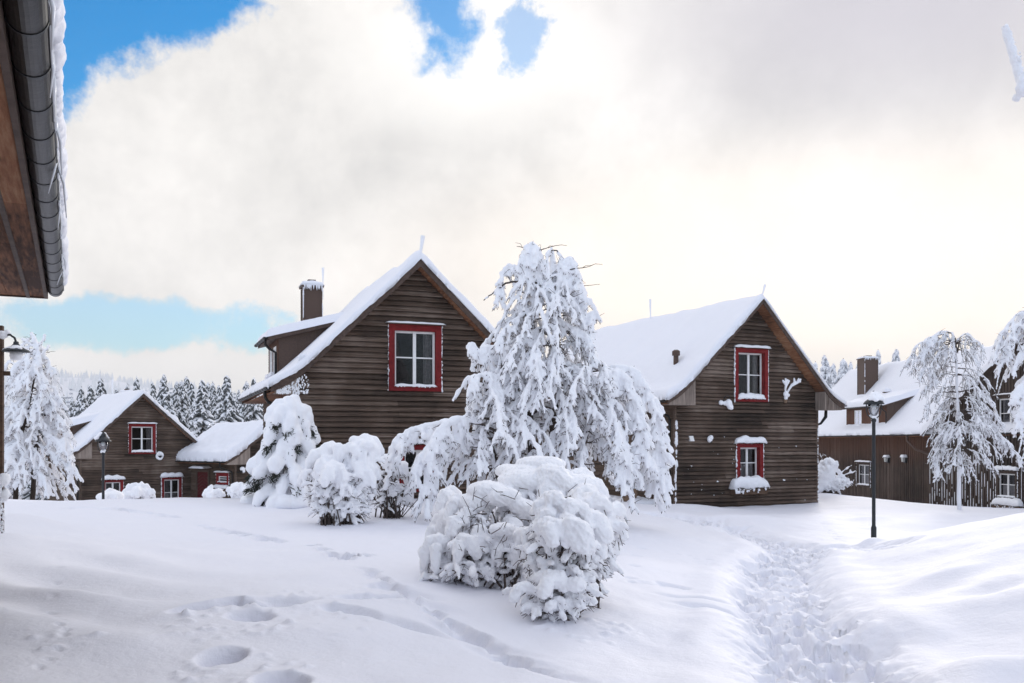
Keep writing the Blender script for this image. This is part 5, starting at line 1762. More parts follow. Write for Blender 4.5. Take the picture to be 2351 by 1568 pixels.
# rime-covered birch by the long house
weeping_tree('birch_tree', 'slender rime-covered birch with hanging twigs before the long right house', 'tree', 36.0,
    [[(2203, 1178), (2203, 1000), (2200, 860), (2196, 790)]],
    [(785, 2100, 2250), (830, 2092, 2262), (880, 2105, 2268), (930, 2120, 2280), (985, 2138, 2305), (1030, 2142, 2330), (1075, 2150, 2330), (1095, 2160, 2280)],
    84, 23, rs=.025, Ls=(.3, .7), voxel=.022, snow='frost', base_px=(2203, 1176), spacing=.15, twig_r=.014, trunk_r=.085, trunk_mat='frost', bare=26, fingers=3, lump=.008, rise=.45,
    extra=[([(2196, 800), (2170, 765), (2135, 775), (2100, 795), (2086, 830)], 9, .5, .028), ([(2198, 810), (2190, 762), (2150, 762), (2125, 800), (2118, 860)], 13, .6, .03), ([(2198, 810), (2205, 770), (2225, 765), (2240, 790)], 8, .4, .03), ([(2200, 830), (2170, 790), (2140, 830), (2135, 900)], 13, .6, .03), ([(2202, 900), (2150, 900), (2128, 940), (2122, 960)], 10, .4, .026),
           ([(2203, 960), (2260, 975), (2310, 1010), (2336, 1050)], 14, .55, .036), ([(2203, 950), (2250, 950), (2290, 985), (2300, 1020)], 14, .5, .036), ([(2203, 980), (2160, 990), (2150, 1040), (2155, 1080)], 14, .5, .036), ([(2203, 900), (2240, 890), (2275, 915), (2290, 960)], 13, .5, .034)])

# tree entering at the right edge
weeping_tree('birch_tree', 'rime-covered weeping tree cut off by the right picture edge', 'tree', 31.0,
    [[(2425, 1200), (2420, 950), (2405, 760), (2390, 700)]],
    [(735, 2318, 2440), (780, 2292, 2460), (830, 2285, 2480), (880, 2318, 2480), (960, 2338, 2490), (1050, 2345, 2490)],
    62, 31, rs=.04, Ls=(.35, .9), voxel=.032, snow='frost', base_px=(2425, 1195), spacing=.17, trunk_mat='frost', bare=10, fingers=3, rise=.5, depth=.8,
    extra=[([(2400, 760), (2370, 712), (2335, 720), (2300, 765), (2285, 820)], 12, .75, .04), ([(2400, 760), (2365, 720), (2320, 760), (2300, 830)], 12, .7, .04), ([(2415, 880, -.6), (2370, 870, -.8), (2335, 895, -.8), (2325, 920, -.8)], 9, .4, .075), ([(2415, 890, -.6), (2360, 900, -.9), (2340, 950, -.9), (2335, 985, -.9)], 9, .45, .075)])

def clump(Ts, Tw, base, centre, rad, ntop, nlow, rng, r=.07, rl=.036, zl=-.9, spread=.22, twig=.008, lmax=.26, sub=4):
    """shrub: stems fan out from the base; thick drapes of snow hang over the upper tips, long rolls of snow lie on the lower twigs"""
    base, centre, rad = map(lambda q: np.array(q, float), (base, centre, rad))
    g = np.array([rad[0], rad[1], 1])
    for k in range(ntop + nlow):
        top = k < ntop
        z = rng.uniform(.1, 1) if top else rng.uniform(zl, .35)
        a = k * 2.39996 + rng.uniform(-.4, .4)
        q = math.sqrt(max(0, 1 - z * z))
        d = np.array([q * math.cos(a), q * math.sin(a), z])
        out = np.array([math.cos(a), math.sin(a), 0])
        tip = centre + d * rad * (rng.uniform(.82, 1.0) if top else rng.uniform(.45, 1.06))
        tip[2] = max(tip[2], .05)
        b0 = base + np.array([rng.normal(0, spread), rng.normal(0, spread), -.06]) * g
        c = b0 * .5 + tip * .5 + np.array([0, 0, .28 * abs(tip[2] - b0[2]) + .05]) - (tip - b0) * [.15, .15, 0]
        m = 11
        pts = bez(b0, c, tip, m)
        pts[2:] += rng.normal(0, .012, (m - 2, 3))
        Tw.add(pts, np.linspace(twig * 1.7, twig * .6, m), 5)
        if top:
            s = r * rng.choice([.6, .8, 1.0, 1.35]) * rng.uniform(.85, 1.15) * (.8 + .35 * z)
            for w in range(rng.integers(1, 4)):
                e = out * rng.uniform(.2, 1) + rng.normal(0, .6, 3) * [1, 1, 0]
                e /= np.linalg.norm(e) + 1e-6
                L = lmax * rng.uniform(.45, 1.1) * (1.15 - .5 * z)
                p = tip + rng.normal(0, .03, 3)
                pp = np.stack([p - e * s * 1.6 - [0, 0, .2 * s], p - e * s * .3 + [0, 0, s * .55], p + e * s * .9 + [0, 0, s * .25], p + e * s * 1.6 - [0, 0, L * .45], p + e * s * 1.75 - [0, 0, L * .8], p + e * s * 1.8 - [0, 0, L]])
                Ts.add(pp, s * np.array([.7, 1.05, 1.05, .85, .72, .42]) * rng.uniform(.85, 1.15, 6), 9)
                Tw.add(np.stack([tip, pp[3] - [0, 0, .3 * s] - e * s * .6, pp[4] - e * s * .75, pp[5] - e * s * .4 - [0, 0, .05]]), [twig * .9, twig * .8, twig * .6, twig * .4], 4)
            j = rng.integers(5, 8)
            Ts.add(pts[j:] + [0, 0, s * .4], s * np.linspace(.35, .8, m - j), 7)
        else:
            j = rng.integers(3, 7)
            s = rl * rng.uniform(.8, 1.3)
            Ts.add(pts[j:] + [0, 0, s * .75], lumpy(m - j, s, rng, .3) * np.linspace(.6, 1.1, m - j), 7)
        for w in range(sub):
            i = rng.integers(3, m - 1)
            aa = a + rng.uniform(-1.9, 1.9)
            l = rng.uniform(.10, lmax)
            e = np.array([math.cos(aa), math.sin(aa), rng.uniform(-.25, .5)])
            n = 5
            t = np.linspace(0, 1, n)
            pp = pts[i] + np.outer(t * l, e) - np.outer(t ** 2 * l * rng.uniform(.1, .6), [0, 0, 1.0]) + rng.normal(0, .008, (n, 3))
            Tw.add(pp, np.linspace(twig * .8, twig * .35, n), 4)
            if rng.uniform() < .72:
                s2 = rl * rng.uniform(.65, 1.15)
                Ts.add(pp[1:] + [0, 0, s2 * .8], lumpy(n - 1, s2, rng, .3) * [.75, 1.05, 1.05, .8], 7)
            for x in range(2):
                e2 = rng.normal(0, 1, 3); e2 /= np.linalg.norm(e2)
                Tw.add(np.stack([pp[2], pp[2] + e2 * l * .22, pp[2] + e2 * l * .4]), [twig * .45, twig * .35, twig * .2], 3)
def bush(name, label, cat, base_px, Y, make, voxel, group=None, lump=.008, ls=26, iters=2, needles=None):
    B = P(*base_px, Y)
    org = np.array([B.x, B.y, ground_z(B.x, B.y)])
    W = lambda u, v, dy=0.0: np.array(P(u, v, Y + dy)) - org
    Ts, Tw = Tubes(), Tubes()
    Tn = Tubes()
    make(Ts, Tw, W, F / Y, Tn)
    o = thing(name, label, cat, org, 0, group)
    link('twigs', Tw.data('twigs', 'twig'), o)
    if Tn.n: link('needles', Tn.data('needles', 'needles', False), o)
    link('snow', Ts.fused('snow', 'snow_bough', voxel, iters, lump, ls), o)
    return o

def front_bush(Ts, Tw, W, ppm, Tn):
    rng = np.random.default_rng(41)
    g = lambda u, v, dy: W(u, v, dy) * [1, 1, 0]
    # left clump: drapes above, low fans reaching out, open stems in the middle
    clump(Ts, Tw, g(1150, 1345, 1.3), W(1120, 1235, 1.4), (.66, .6, .62), 27, 26, rng, .076, .038, sub=6)
    clump(Ts, Tw, g(1120, 1345, 1.0), W(1075, 1290, .9), (.60, .45, .34), 7, 36, rng, .058, .036, -.8, lmax=.3, sub=6)
    clump(Ts, Tw, g(1180, 1345, 1.0), W(1190, 1290, .9), (.35, .35, .36), 3, 14, rng, .05, .03, -.8, sub=5)
    # right, nearest clump
    clump(Ts, Tw, g(1285, 1425, -.4), W(1285, 1265, -.4), (.40, .40, .58), 21, 34, rng, .068, .038, lmax=.22, sub=5)
    clump(Ts, Tw, g(1270, 1430, -.5), W(1272, 1370, -.55), (.40, .36, .27), 6, 30, rng, .055, .036, -.95, lmax=.22, sub=5)
    clump(Ts, Tw, g(1340, 1400, .3), W(1345, 1232, .2), (.35, .42, .50), 15, 30, rng, .072, .038, -.8, lmax=.25, sub=5)
    # the dome at the back
    clump(Ts, Tw, g(1250, 1345, 1.7), W(1255, 1190, 1.7), (.66, .55, .56), 18, 16, rng, .085, .04)
    for (u, v, dy, r) in [(1240, 1105, 1.6, (.46, .40, .20)), (1290, 1118, 1.5, (.42, .36, .22)), (1205, 1092, 1.8, (.38, .3, .18)), (1255, 1066, 1.9, (.34, .3, .13)), (1165, 1082, 1.9, (.26, .22, .13)), (1345, 1150, 1.2, (.22, .22, .26)), (1120, 1128, 1.3, (.30, .26, .15)), (1085, 1155, 1.2, (.2, .2, .14)), (1160, 1140, 1.1, (.24, .2, .14)), (1190, 1160, 1.0, (.22, .18, .12)), (1255, 1172, -.3, (.22, .18, .12)), (1320, 1185, .1, (.24, .2, .13)), (1285, 1195, -.4, (.16, .15, .11)), (1385, 1215, .4, (.14, .14, .18)), (1405, 1255, .5, (.12, .13, .17)), (1060, 1260, 1.0, (.2, .18, .1)), (1150, 1215, .7, (.2, .15, .09)), (1215, 1225, .3, (.2, .15, .1)), (1270, 1330, -.75, (.2, .14, .1)), (1310, 1340, -.8, (.14, .12, .1))]:
        for q in range(2):
            r_ = np.array(r) * rng.uniform(.6, .85)
            Ts.ball(W(u, v, dy) + rng.normal(0, .2, 3) * r * [1, 1, .2], r_, 16, 10)
    for k in range(110):                                  # dry twigs pricking through the snow
        p = W(rng.uniform(1060, 1385), rng.uniform(1120, 1310), rng.uniform(-.4, 1.2))
        if p[2] < .3: continue
        e = rng.normal(0, 1, 3) + [0, -.6, .4]
        e /= np.linalg.norm(e)
        l = rng.uniform(.08, .24)
        q = p + e * l * .5 + rng.normal(0, .015, 3)
        Tw.add(np.stack([p, q, p + e * l]), [.005, .004, .002], 4)
        Tw.add(np.stack([q, q + (e + rng.normal(0, .6, 3)) * l * .3]), [.003, .002], 3)
    for k in range(30):                                   # bare dark stems showing below the snow
        a = g(1165 + rng.normal(0, 26), 1345, .9 + rng.normal(0, .15))
        b = W(1175 + rng.normal(0, 48), 1215 + rng.uniform(0, 60), .85)
        Tw.add(bez(a, (a + b) / 2 + rng.normal(0, .05, 3), b, 7), np.linspace(.016, .007, 7), 5)
bush('bush', 'largest snow-heaped leafless bush in the foreground, domed snow on top', 'bush', (1250, 1400), 9.9, front_bush, .011, 'snow-laden bushes on the slope', .011, 34, 3)

def pillow_bush(Ts, Tw, W, ppm, Tn):
    rng = np.random.default_rng(52)
    H = 2.42
    Tw.add(np.array([[0, 0, -.1], [0.02, 0, 1.2], [0, 0, H - .25]]), [.07, .05, .02], 8)
    ax = 0.0
    for k in range(58):
        z = H * (1 - (k + .5) / 58) ** .9
        prof = np.interp(z, [0, .35, .9, 1.25, 1.7, 2.1, H], [1.22, 1.22, 1.02, .72, .74, .62, .26])
        a = k * 2.399 + rng.uniform(-.3, .3)
        R = prof * rng.uniform(.78, 1.0)
        d = np.array([math.cos(a), math.sin(a), 0])
        zc = z + .10
        pts = np.array([d * R * .15 + [0, 0, zc + .12], d * R * .55 + [0, 0, zc + .10], d * R * .85 + [0, 0, zc - .10], d * R + [0, 0, zc - .36 * rng.uniform(.6, 1.2)]])
        r = rng.uniform(.13, .2) * (1 if z < 1.9 else .78)
        Ts.add(pts + [0, 0, .03], np.array([.7, 1.0, 1.12, .62]) * r, 10)
        Ts.ball(pts[2] + [0, 0, .02], r * rng.uniform(1.0, 1.25))
        Tw.add(pts - [0, 0, r * .5], [.03, .025, .02, .01], 5)
        for q in range(60):                               # needle tufts below each pad
            t = rng.uniform(.3, 1.0)
            p = pts[1] * (1 - t) + pts[3] * t - [0, 0, r * rng.uniform(.5, .95)]
            e = d * rng.uniform(.2, 1) + rng.normal(0, .5, 3) + [0, 0, -.5]
            e /= np.linalg.norm(e)
            Tn.add(np.stack([p + rng.normal(0, .05, 3), p + e * rng.uniform(.1, .2)]), [.013, .004], 4)
    for k in range(10):
        a = rng.uniform(0, 6.28)
        Ts.ball((.95 * math.cos(a), .9 * math.sin(a), .08), (.3, .3, .2), 12, 8)
    Ts.ball((-.28, -.1, H - .12), (.24, .22, .17)); Ts.ball((.22, 0, H - .1), (.36, .3, .17)); Ts.ball((.42, 0, H - .3), (.2, .22, .25)); Ts.ball((-.46, -.1, H - .3), (.14, .15, .17))
bush('conifer_bush', 'rounded conifer bush under thick pillows of snow, before the middle left cottage', 'bush', (664, 1146), 23.3, pillow_bush, .03, 'snow-laden bushes on the slope', .02, 7, 4)

def mid_bush(Ts, Tw, W, ppm, Tn):
    rng = np.random.default_rng(61)
    clump(Ts, Tw, W(790, 1200) * [1, 1, 0], W(785, 1110), (.70, .66, .70), 22, 76, rng, .08, .042, -.95, lmax=.32, sub=6)
    clump(Ts, Tw, W(800, 1200) * [1, 1, 0], W(815, 1055), (.42, .42, .42), 13, 16, rng, .09, .048, lmax=.3)
    clump(Ts, Tw, W(750, 1200, -.3) * [1, 1, 0], W(742, 1100, -.2), (.32, .36, .42), 9, 22, rng, .08, .042, lmax=.28)
    for (u, v, r) in [(760, 1042, .16), (815, 1012, .13), (845, 1022, .13), (730, 1090, .17), (800, 1060, .18), (850, 1075, .15), (770, 1085, .18)]:
        Ts.ball(W(u, v, rng.uniform(-.3, .2)), (r, r, r * .8), 12, 8)
bush('bush', 'round leafless bush with knobbly snow, between the conifer bush and the tallest tree', 'bush', (790, 1200), 18.0, mid_bush, .02, 'snow-laden bushes on the slope', .01, 18, 4)
def thin_bush(Ts, Tw, W, ppm, Tn):
    rng = np.random.default_rng(67)
    clump(Ts, Tw, W(895, 1170) * [1, 1, 0], W(893, 1100), (.40, .4, .58), 14, 30, rng, .06, .034, lmax=.28, spread=.3, twig=.01)
    for k in range(20):
        a = W(905, 1172) * [1, 1, 0] + rng.normal(0, .1, 3) * [1, 1, 0]
        b = a + [rng.normal(0, .5), rng.normal(0, .3), rng.uniform(.5, 1.3)]
        Tw.add(bez(a, (a + b) / 2 + rng.normal(0, .08, 3), b, 6), np.linspace(.011, .004, 6), 4)
bush('bush', 'thin twiggy shrub with little snow left of the tallest tree', 'bush', (897, 1172), 19.4, thin_bush, .022, 'snow-laden bushes on the slope', .008, 22)
def right_shrub(Ts, Tw, W, ppm, Tn):
    rng = np.random.default_rng(71)
    z = np.array([0, 0, 0])
    g = W(1900, 1130) * [1, 1, 0]
    clump(Ts, Tw, g, W(1897, 1092), (.55, .5, .75), 20, 16, rng, .12, .06)
    clump(Ts, Tw, g, W(1925, 1108), (.55, .4, .35), 8, 44, rng, .07, .036, lmax=.4, sub=6)
    for (u, v, r) in [(1893, 1088, .5), (1903, 1072, .4), (1885, 1108, .4), (1878, 1120, .3)]: Ts.ball(W(u, v), (r, r, r * .8), 14, 10)
    for (u, v) in [(1905, 1048), (1896, 1045), (1912, 1060), (1948, 1072), (1956, 1086), (1962, 1112), (1950, 1100), (1885, 1050)]:
        a, b = W(1905 if u < 1920 else 1920, 1100) , W(u, v)
        p = bez(a, (a + b) / 2 + [0, 0, .08], b, 8)
        Tw.add(p, .014, 4); Ts.add(p + [0, 0, .02], lumpy(8, .035, rng), 6)
        for s in range(4):
            i = rng.integers(4, 8); e = rng.normal(0, 1, 3); e[2] = abs(e[2]); e /= np.linalg.norm(e)
            Ts.add(np.stack([p[i], p[i] + e * .2]), [.035, .03], 5)
bush('bush', 'snow mound shrub with bare shoots at the right corner of the antler cottage', 'bush', (1903, 1128), 44.0, right_shrub, .04, 'snow-laden bushes on the slope', .02, 10)
def little(seed, c, rad, n, extra=()):
    def f(Ts, Tw, W, ppm, Tn):
        rng = np.random.default_rng(seed)
        clump(Ts, Tw, W(c[0], c[1]) * [1, 1, 0], W(*c), rad, n // 3, n // 2, rng, .09, .05, lmax=.3)
        for (u, v, r) in extra: Ts.ball(W(u, v), r, 12, 8)
    return f
bush('bush', 'small leafy bush under snow between the two ground floor windows of the left cottage', 'bush', (317, 1150), 42.0, little(81, (317, 1142), (.68, .6, .58), 110, [(325, 1113, (.1, .1, .16)), (318, 1125, (.3, .3, .16)), (300, 1135, (.26, .26, .18)), (336, 1134, (.24, .26, .18))]), .04, 'little shrubs before the left cottages', .015, 12)
bush('bush', 'smooth snow-covered hedge ball below the left ground floor window of the left cottage', 'bush', (252, 1150), 40.0, little(82, (252, 1146), (.5, .5, .3), 30, [(240, 1141, (.34, .4, .2)), (265, 1139, (.34, .4, .24)), (252, 1138, (.4, .4, .2))]), .04, 'little shrubs before the left cottages', .015, 12)
bush('bush', 'small rounded snow-covered shrub near the annexe corner lantern', 'bush', (549, 1140), 44.0, little(83, (549, 1132), (.46, .4, .4), 60, [(553, 1116, (.18, .18, .2)), (545, 1128, (.34, .3, .22))]), .035, 'little shrubs before the left cottages', .015, 12)
bush('bush', 'low snowy shrub with a leaning stake below the red door', 'bush', (488, 1142), 44.0, little(84, (490, 1138), (.36, .3, .22), 40, [(480, 1125, (.1, .1, .2)), (476, 1132, (.1, .1, .2)), (485, 1118, (.1, .1, .12))]), .035, 'little shrubs before the left cottages', .015, 12)

# ------------------------------------------------------------------ rime-covered pole at the top right
def pole():
    rng = np.random.default_rng(3)
    Y = 9.0
    a, k, b = np.array(P(2306, 60, Y)), np.array(P(2344, 186, Y)), np.array(P(2374, 1456, Y + .0))
    gz = ground_z(b[0], b[1])
    o = thing('pole', 'rime-covered pole with a knobbly joint and slanting tip at the top right corner', 'pole', (b[0], b[1], gz))
    org = np.array([b[0], b[1], gz])
    b[2] = gz - .2
    T = Tubes()
    n = 14
    pts = np.stack([a + (k - a) * t for t in np.linspace(0, 1, n)]) - org
    T.add(pts, .036 + .010 * np.linspace(0, 1, n) + rng.uniform(-.004, .004, n), 9)
    for i in range(160):
        t = rng.uniform(0, 1)
        p = a + (k - a) * t - org
        T.ball(p + np.array([rng.uniform(.0, .035), rng.normal(0, .02), rng.normal(0, .02)]), rng.uniform(.008, .017))
    link('rod', T.fused('rod', 'frost', .007, 1, .004, 70), o)
    T = Tubes()
    for i in range(26):
        T.ball(k - org + np.array([rng.normal(.02, .035), rng.normal(0, .03), rng.normal(-.05, .05)]), rng.uniform(.03, .055))
    k2 = np.array(P(2374, 215, Y))
    T.add(np.stack([k, (k + k2) / 2, k2]) - org, .06, 9)
    T.add(np.stack([k2 + (b - k2) * t for t in np.linspace(0, 1, 30)]) - org, .055, 9)
    link('shaft', T.fused('shaft', 'frost', .014, 1, .008, 45), o)
pole()

# ------------------------------------------------------------------ spruces
def spruce(seed, h=11.0, R=2.1, rime=False):
    rng = np.random.default_rng(seed)
    Ts, Tn, Tk = Tubes(), Tubes(), Tubes()
    Tk.add(np.array([[0, 0, -1.5], [0, 0, h * .5], [0, 0, h]]), [.2, .11, .02], 6)
    z = h * .985
    k = 0
    while z > .5:
        f = 1 - z / h
        rad = R * 1.12 * f ** 1.02 + .07
        nb = int(5 + 5 * f)
        off = rng.uniform(0, 6.28)
        for b in range(nb):
            a = off + b * 2 * PI / nb + rng.uniform(-.25, .25)
            r = rad * rng.uniform(.72, 1.12)
            d = np.array([math.cos(a), math.sin(a), 0])
            zz = z + rng.uniform(-.12, .12)
            dr = r * rng.uniform(.42, .62)
            p = np.array([d * 0 + [0, 0, zz], d * r * .45 + [0, 0, zz - dr * .3], d * r * .8 + [0, 0, zz - dr * .72], d * r + [0, 0, zz - dr * .86]])
            w = np.array([.05, .06 + .2 * f ** .7, .06 + .24 * f ** .7, .05]) * rng.uniform(.75, 1.2)
            Ts.add(p + [0, 0, .07], w * rng.uniform(.95, 1.3), 6, .6)
            Tn.add(p - [0, 0, .09], w * 1.12, 5, .6)
            for q in range(5 if f > .12 else 2):           # drooping side twigs
                t = rng.uniform(.45, 1)
                s = d * r * t + [0, 0, zz - dr * t * .9]
                sd = np.array([-d[1], d[0], 0]) * rng.choice([-1, 1]) * rng.uniform(.12, .5) * (.35 + f)
                e = s + sd + d * .1 + [0, 0, -rng.uniform(.12, .32)]
                Ts.add(np.stack([s, (s + e) / 2 + [0, 0, .06], e]), [.05, .06 + .1 * f, .03], 5, .6)
                Tn.add(np.stack([s - [0, 0, .08], (s + e) / 2 - [0, 0, .1], e - [0, 0, .16]]), [.06, .085, .03], 4)
        z -= (.34 + .16 * f) * (1 if k else .6)
        k += 1
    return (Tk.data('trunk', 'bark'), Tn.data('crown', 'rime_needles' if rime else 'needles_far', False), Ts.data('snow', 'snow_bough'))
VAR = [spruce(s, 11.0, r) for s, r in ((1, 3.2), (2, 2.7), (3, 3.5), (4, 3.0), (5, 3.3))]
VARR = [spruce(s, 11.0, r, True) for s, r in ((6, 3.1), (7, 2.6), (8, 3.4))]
ORD = ['first', 'second', 'third', 'fourth', 'fifth', 'sixth', 'seventh', 'eighth', 'ninth', 'tenth', 'eleventh', 'twelfth', 'thirteenth', 'fourteenth', 'fifteenth', 'sixteenth', 'seventeenth', 'eighteenth', 'nineteenth', 'twentieth', 'twenty-first', 'twenty-second', 'twenty-third', 'twenty-fourth', 'twenty-fifth', 'twenty-sixth']
def plant(u, v, Y, var, label, group, wide=1.0, rz=0.0):
    x = (u - CX) / F * Y
    gz = ground_z(x, Y)
    h = EYE + (HY - v + 5) / F * Y - gz
    o = thing('spruce_tree', label, 'spruce', (x, Y, gz), rz, group)
    s = h / 11.0
    o.scale = (s * wide, s * wide, s)
    for nm, me in zip(('trunk', 'crown', 'snow'), var):
        link(nm, me, o)
    return o
rr = random.Random(17)
LEFT = [(109, 889, 62, 1.1), (125, 905, 85, 1), (144, 914, 82, 1), (167, 917, 90, .9), (187, 892, 78, 1), (208, 889, 84, 1), (231, 873, 80, 1.15), (268, 893, 100, .8), (292, 884, 100, .8), (313, 872, 95, .9), (351, 882, 98, .8), (376, 865, 78, 1.1), (406, 880, 88, 1), (418, 878, 80, 1), (429, 869, 92, 1), (440, 883, 84, .9), (464, 878, 68, 1.25), (478, 882, 96, .9), (488, 881, 86, .9), (503, 889, 92, .9), (521, 867, 74, 1.15), (548, 900, 95, .9), (566, 880, 86, 1), (584, 872, 76, 1.0), (598, 905, 80, 1.0)]
for i, (u, v, Y, w) in enumerate(LEFT):
    size = 'broad' if w >= 1.15 else ('slender' if w <= .8 else ('tall' if v < 880 else 'smaller'))
    plant(u, v, Y, VAR[i % 5], '%s snow-laden spruce, %s from the left in the row behind the left cottage' % (size, ORD[i]), 'spruces behind the left cottage', w, rr.uniform(0, 6))
RIGHT = [(1872, 834, 105, .9), (1894, 821, 100, 1.2), (1913, 840, 112, 1), (1936, 827, 98, 1.2), (1953, 836, 110, .9), (1971, 838, 112, 1), (2016, 806, 118, .85), (2040, 836, 120, .9), (2057, 807, 116, 1.1), (2072, 834, 122, .9), (2098, 814, 114, 1.1), (2128, 809, 118, 1.1), (2256, 793, 115, .9), (2300, 806, 120, .9)]
for i, (u, v, Y, w) in enumerate(RIGHT):
    plant(u, v, Y, VARR[i % 3], '%s frosted spruce, %s from the left above the long right house' % ('broad' if w >= 1.1 else 'slender', ORD[i]), 'frosted spruces behind the long house', w, rr.uniform(0, 6))
def wood(name, label, spots, seed):
    T = Tubes()
    q = np.random.default_rng(seed)
    for (u, v, Y) in spots:
        x = (u - CX) / F * Y
        gz = ground_z(x, Y)
        h = EYE + (HY - v) / F * Y - gz
        z = h
        while z > h * .15:
            r = .27 * h * (1 - z / h) ** 1.0 + .06
            for b in range(6):
                a = q.uniform(0, 6.28)
                d = np.array([math.cos(a), math.sin(a), 0]) * r * q.uniform(.7, 1.1)
                c = np.array([x, Y, gz + z])
                T.add(np.stack([c, c + d * .6 - [0, 0, .25 * r], c + d - [0, 0, .6 * r]]), [.08, .24, .06], 5, .6)
            z -= .5
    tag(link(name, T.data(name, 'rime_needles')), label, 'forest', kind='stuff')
q = random.Random(5)
wood('forest', 'pale mass of frosted spruces standing farther back on the left', [(q.uniform(60, 640), q.uniform(892, 918), q.uniform(118, 150)) for k in range(46)], 3)
wood('forest', 'pale mass of frosted spruces standing farther back on the right', [(q.uniform(1840, 2360), q.uniform(838, 858), q.uniform(128, 150)) for k in range(46)], 4)
# ------------------------------------------------------------------ sky, clouds and light
SUN_AZ, SUN_EL = math.radians(21), math.radians(14)      # azimuth from +Y towards +X
def world():
    w = bpy.data.worlds.new('World')
    scene.world = w
    w.use_nodes = True
    nt = w.node_tree
    bg = nt.nodes['Background']
    sky = node(nt, 'ShaderNodeTexSky', sky_type='NISHITA')
    sky.sun_disc = False
    sky.sun_elevation = SUN_EL
    sky.sun_rotation = SUN_AZ
    sky.altitude = 800
    sky.air_density = 1.3
    sky.dust_density = 0.4
    sky.ozone_density = 2.0
    tc = node(nt, 'ShaderNodeTexCoord')
    sx = node(nt, 'ShaderNodeSeparateXYZ')
    nt.links.new(tc.outputs['Generated'], sx.inputs[0])
    X, Y, Z = sx.outputs
    hyp = math_n(nt, 'SQRT', math_n(nt, 'ADD', math_n(nt, 'MULTIPLY', X, X), math_n(nt, 'MULTIPLY', Y, Y)))
    te = math_n(nt, 'DIVIDE', Z, math_n(nt, 'MAXIMUM', hyp, 0.02))
    az = math_n(nt, 'ARCTAN2', X, Y)
    G = tc.outputs['Generated']
    n1 = noise_tex(nt, 3.4, 10, 0.6, G)
    n2 = noise_tex(nt, 1.7, 4, 0.5, G)
    n3 = noise_tex(nt, 9, 8, 0.62, G)
    n4 = noise_tex(nt, 26, 6, 0.62, G)
    def ell(u, v, ru, rv, diamond=False):
        a0 = math.atan((u - CX) / F); c = math.cos(a0)
        t0 = (HY - v) / F * c
        da = math_n(nt, 'ABSOLUTE', math_n(nt, 'DIVIDE', math_n(nt, 'SUBTRACT', az, a0), ru / F * c * c))
        dt = math_n(nt, 'ABSOLUTE', math_n(nt, 'DIVIDE', math_n(nt, 'SUBTRACT', te, t0), rv / F * c))
        if diamond: return math_n(nt, 'ADD', da, dt)
        return math_n(nt, 'SQRT', math_n(nt, 'ADD', math_n(nt, 'MULTIPLY', da, da), math_n(nt, 'MULTIPLY', dt, dt)))
    def soft(d, e0, e1):                                   # 1 inside e0, 0 beyond e1
        m = node(nt, 'ShaderNodeMapRange', interpolation_type='SMOOTHSTEP')
        nt.links.new(d, m.inputs[0])
        m.inputs[1].default_value = e1; m.inputs[2].default_value = e0
        m.inputs[3].default_value = 0; m.inputs[4].default_value = 1
        return m.outputs[0]
    c0 = lambda n, k: math_n(nt, 'MULTIPLY', math_n(nt, 'SUBTRACT', n.outputs[0], 0.5), k)
    add = lambda *q: q[0] if len(q) == 1 else math_n(nt, 'ADD', q[0], add(*q[1:]))
    big = soft(add(ell(150, -60, 480, 290, True), c0(n3, 1.0), c0(n4, .55)), 0.84, 1.08)
    hole = math_n(nt, 'MULTIPLY', soft(add(ell(1008, 15, 78, 125), c0(n3, 3.2), c0(n4, 2.8)), 0.35, 1.5), .9)
    hole2 = math_n(nt, 'MULTIPLY', soft(add(ell(1190, 80, 42, 75), c0(n3, 4.5), c0(n4, 4.0)), 0.5, 1.4), .6)
    low = math_n(nt, 'MULTIPLY', soft(add(ell(250, 740, 440, 62), c0(n3, 2.2), c0(n4, 1.2)), 0.6, 1.12), .85)
    # behind and above the viewer the cloud breaks up into blue
    back = node(nt, 'ShaderNodeMapRange', interpolation_type='SMOOTHSTEP')
    nt.links.new(math_n(nt, 'ADD', math_n(nt, 'ADD', math_n(nt, 'MULTIPLY', Y, -1.0), math_n(nt, 'MULTIPLY', Z, .75)), math_n(nt, 'MULTIPLY', math_n(nt, 'SUBTRACT', n2.outputs[0], .5), 1.6)), back.inputs[0])
    back.inputs[1].default_value = 0.15; back.inputs[2].default_value = 0.85
    blue = math_n(nt, 'MAXIMUM', math_n(nt, 'MAXIMUM', big, hole), math_n(nt, 'MAXIMUM', hole2, math_n(nt, 'MAXIMUM', low, math_n(nt, 'MULTIPLY', back.outputs[0], .55))))
    # cloud brightness: billows in front, overhead brightened out of frame to light snow
    shade = add(math_n(nt, 'MULTIPLY', n1.outputs[0], .55), math_n(nt, 'MULTIPLY', n2.outputs[0], .2), math_n(nt, 'MULTIPLY', n3.outputs[0], .25))
    cr = ramp(nt, [(0.36, (6.5, 6.4, 6.35)), (0.47, (8.3, 8.1, 7.9)), (0.6, (10.4, 10.1, 9.8))])
    nt.links.new(shade, cr.inputs[0])
    glow = soft(ell(1850, 640, 1300, 380), 0.0, 1.1)
    glow2 = soft(add(ell(1080, 160, 360, 170), c0(n3, 1.2)), 0.1, 1.15)
    grey = soft(ell(2150, -60, 1000, 430), 0.1, 1.2)
    cc = mixc(nt, math_n(nt, 'MULTIPLY', grey, .85), cr.outputs[0], (6.2, 6.0, 6.7))
    cc = mixc(nt, math_n(nt, 'MULTIPLY', glow, .9), cc, (13.0, 11.7, 10.3))
    cc = mixc(nt, math_n(nt, 'MULTIPLY', glow2, .75), cc, (10.6, 10.4, 10.1))
    hor = soft(ell(200, 850, 900, 90), 0.1, 1.1)
    cc = mixc(nt, math_n(nt, 'MULTIPLY', hor, .7), cc, (10.2, 10.0, 9.9))
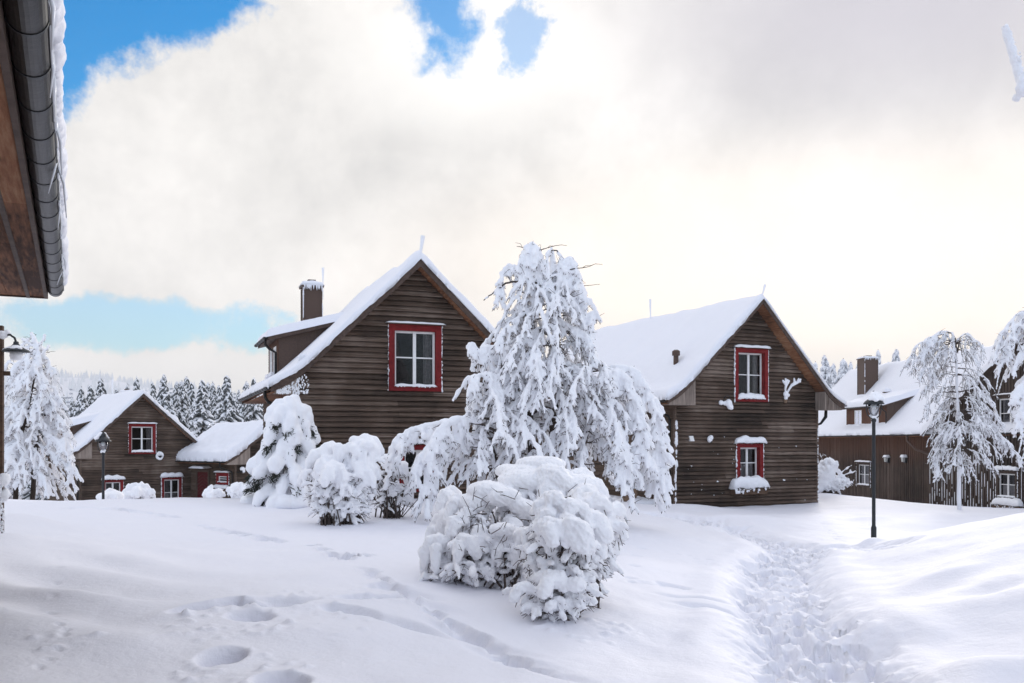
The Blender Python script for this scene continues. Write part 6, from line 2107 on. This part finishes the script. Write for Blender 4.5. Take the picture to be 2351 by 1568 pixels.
    up = node(nt, 'ShaderNodeMapRange', interpolation_type='SMOOTHSTEP')
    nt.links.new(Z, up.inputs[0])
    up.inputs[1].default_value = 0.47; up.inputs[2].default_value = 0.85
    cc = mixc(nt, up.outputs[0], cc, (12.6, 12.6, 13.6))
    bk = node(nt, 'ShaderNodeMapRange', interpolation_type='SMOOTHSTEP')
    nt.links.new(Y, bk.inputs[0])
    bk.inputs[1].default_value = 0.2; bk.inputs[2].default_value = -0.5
    cc = mixc(nt, bk.outputs[0], cc, (16.5, 16.5, 17.6))  # unseen cloud behind the viewer, brightened as fill for facades and trees
    tint = mixc(nt, 1.0, sky.outputs[0], (0.62, 1.12, 1.55), 'MULTIPLY')
    tint = mixc(nt, math_n(nt, 'MULTIPLY', low, .38), tint, (9.0, 9.6, 10.0))
    hs = node(nt, 'ShaderNodeHueSaturation')
    hs.inputs['Saturation'].default_value = 1.2
    nt.links.new(tint, hs.inputs['Color'])
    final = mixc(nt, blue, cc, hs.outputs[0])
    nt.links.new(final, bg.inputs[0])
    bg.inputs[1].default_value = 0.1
world()
def haze():
    m = bpy.data.materials.new('haze')
    m.use_nodes = True
    nt = m.node_tree
    nt.nodes.remove(nt.nodes['Principled BSDF'])
    pv = node(nt, 'ShaderNodeVolumePrincipled')
    pv.inputs['Color'].default_value = (0.97, 0.97, 0.98, 1)
    pv.inputs['Density'].default_value = 0.00035
    pv.inputs['Anisotropy'].default_value = 0.2
    nt.links.new(pv.outputs[0], nt.nodes['Material Output'].inputs['Volume'])
    MATS['haze'] = m
    b = MB()
    b.box(-1600, 1600, -1600, 1900, -40, 135)
    tag(b.build('haze', 'haze'), 'thin pale winter haze over the village', 'haze', kind='stuff')
haze()
L = bpy.data.lights.new('sun', 'SUN')
L.energy = 1.0
L.angle = math.radians(15)
L.color = (1.0, 0.93, 0.85)
sun = bpy.data.objects.new('sun', L)
d = Vector((math.sin(SUN_AZ) * math.cos(SUN_EL), math.cos(SUN_AZ) * math.cos(SUN_EL), math.sin(SUN_EL)))
sun.rotation_euler = (-d).to_track_quat('-Z', 'Y').to_euler()
sun.location = (20, 60, 40)
col.objects.link(sun)

scene.view_settings.view_transform = 'Standard'
scene.view_settings.look = 'None'
scene.view_settings.exposure = 0.13
scene.view_settings.gamma = 1.0
scene.cycles.max_bounces = 14
scene.cycles.diffuse_bounces = 10
scene.cycles.transparent_max_bounces = 16
scene.cycles.use_denoising = True
for o in list(scene.objects):
    if o.name.startswith('temporary'):
        bpy.data.objects.remove(o)
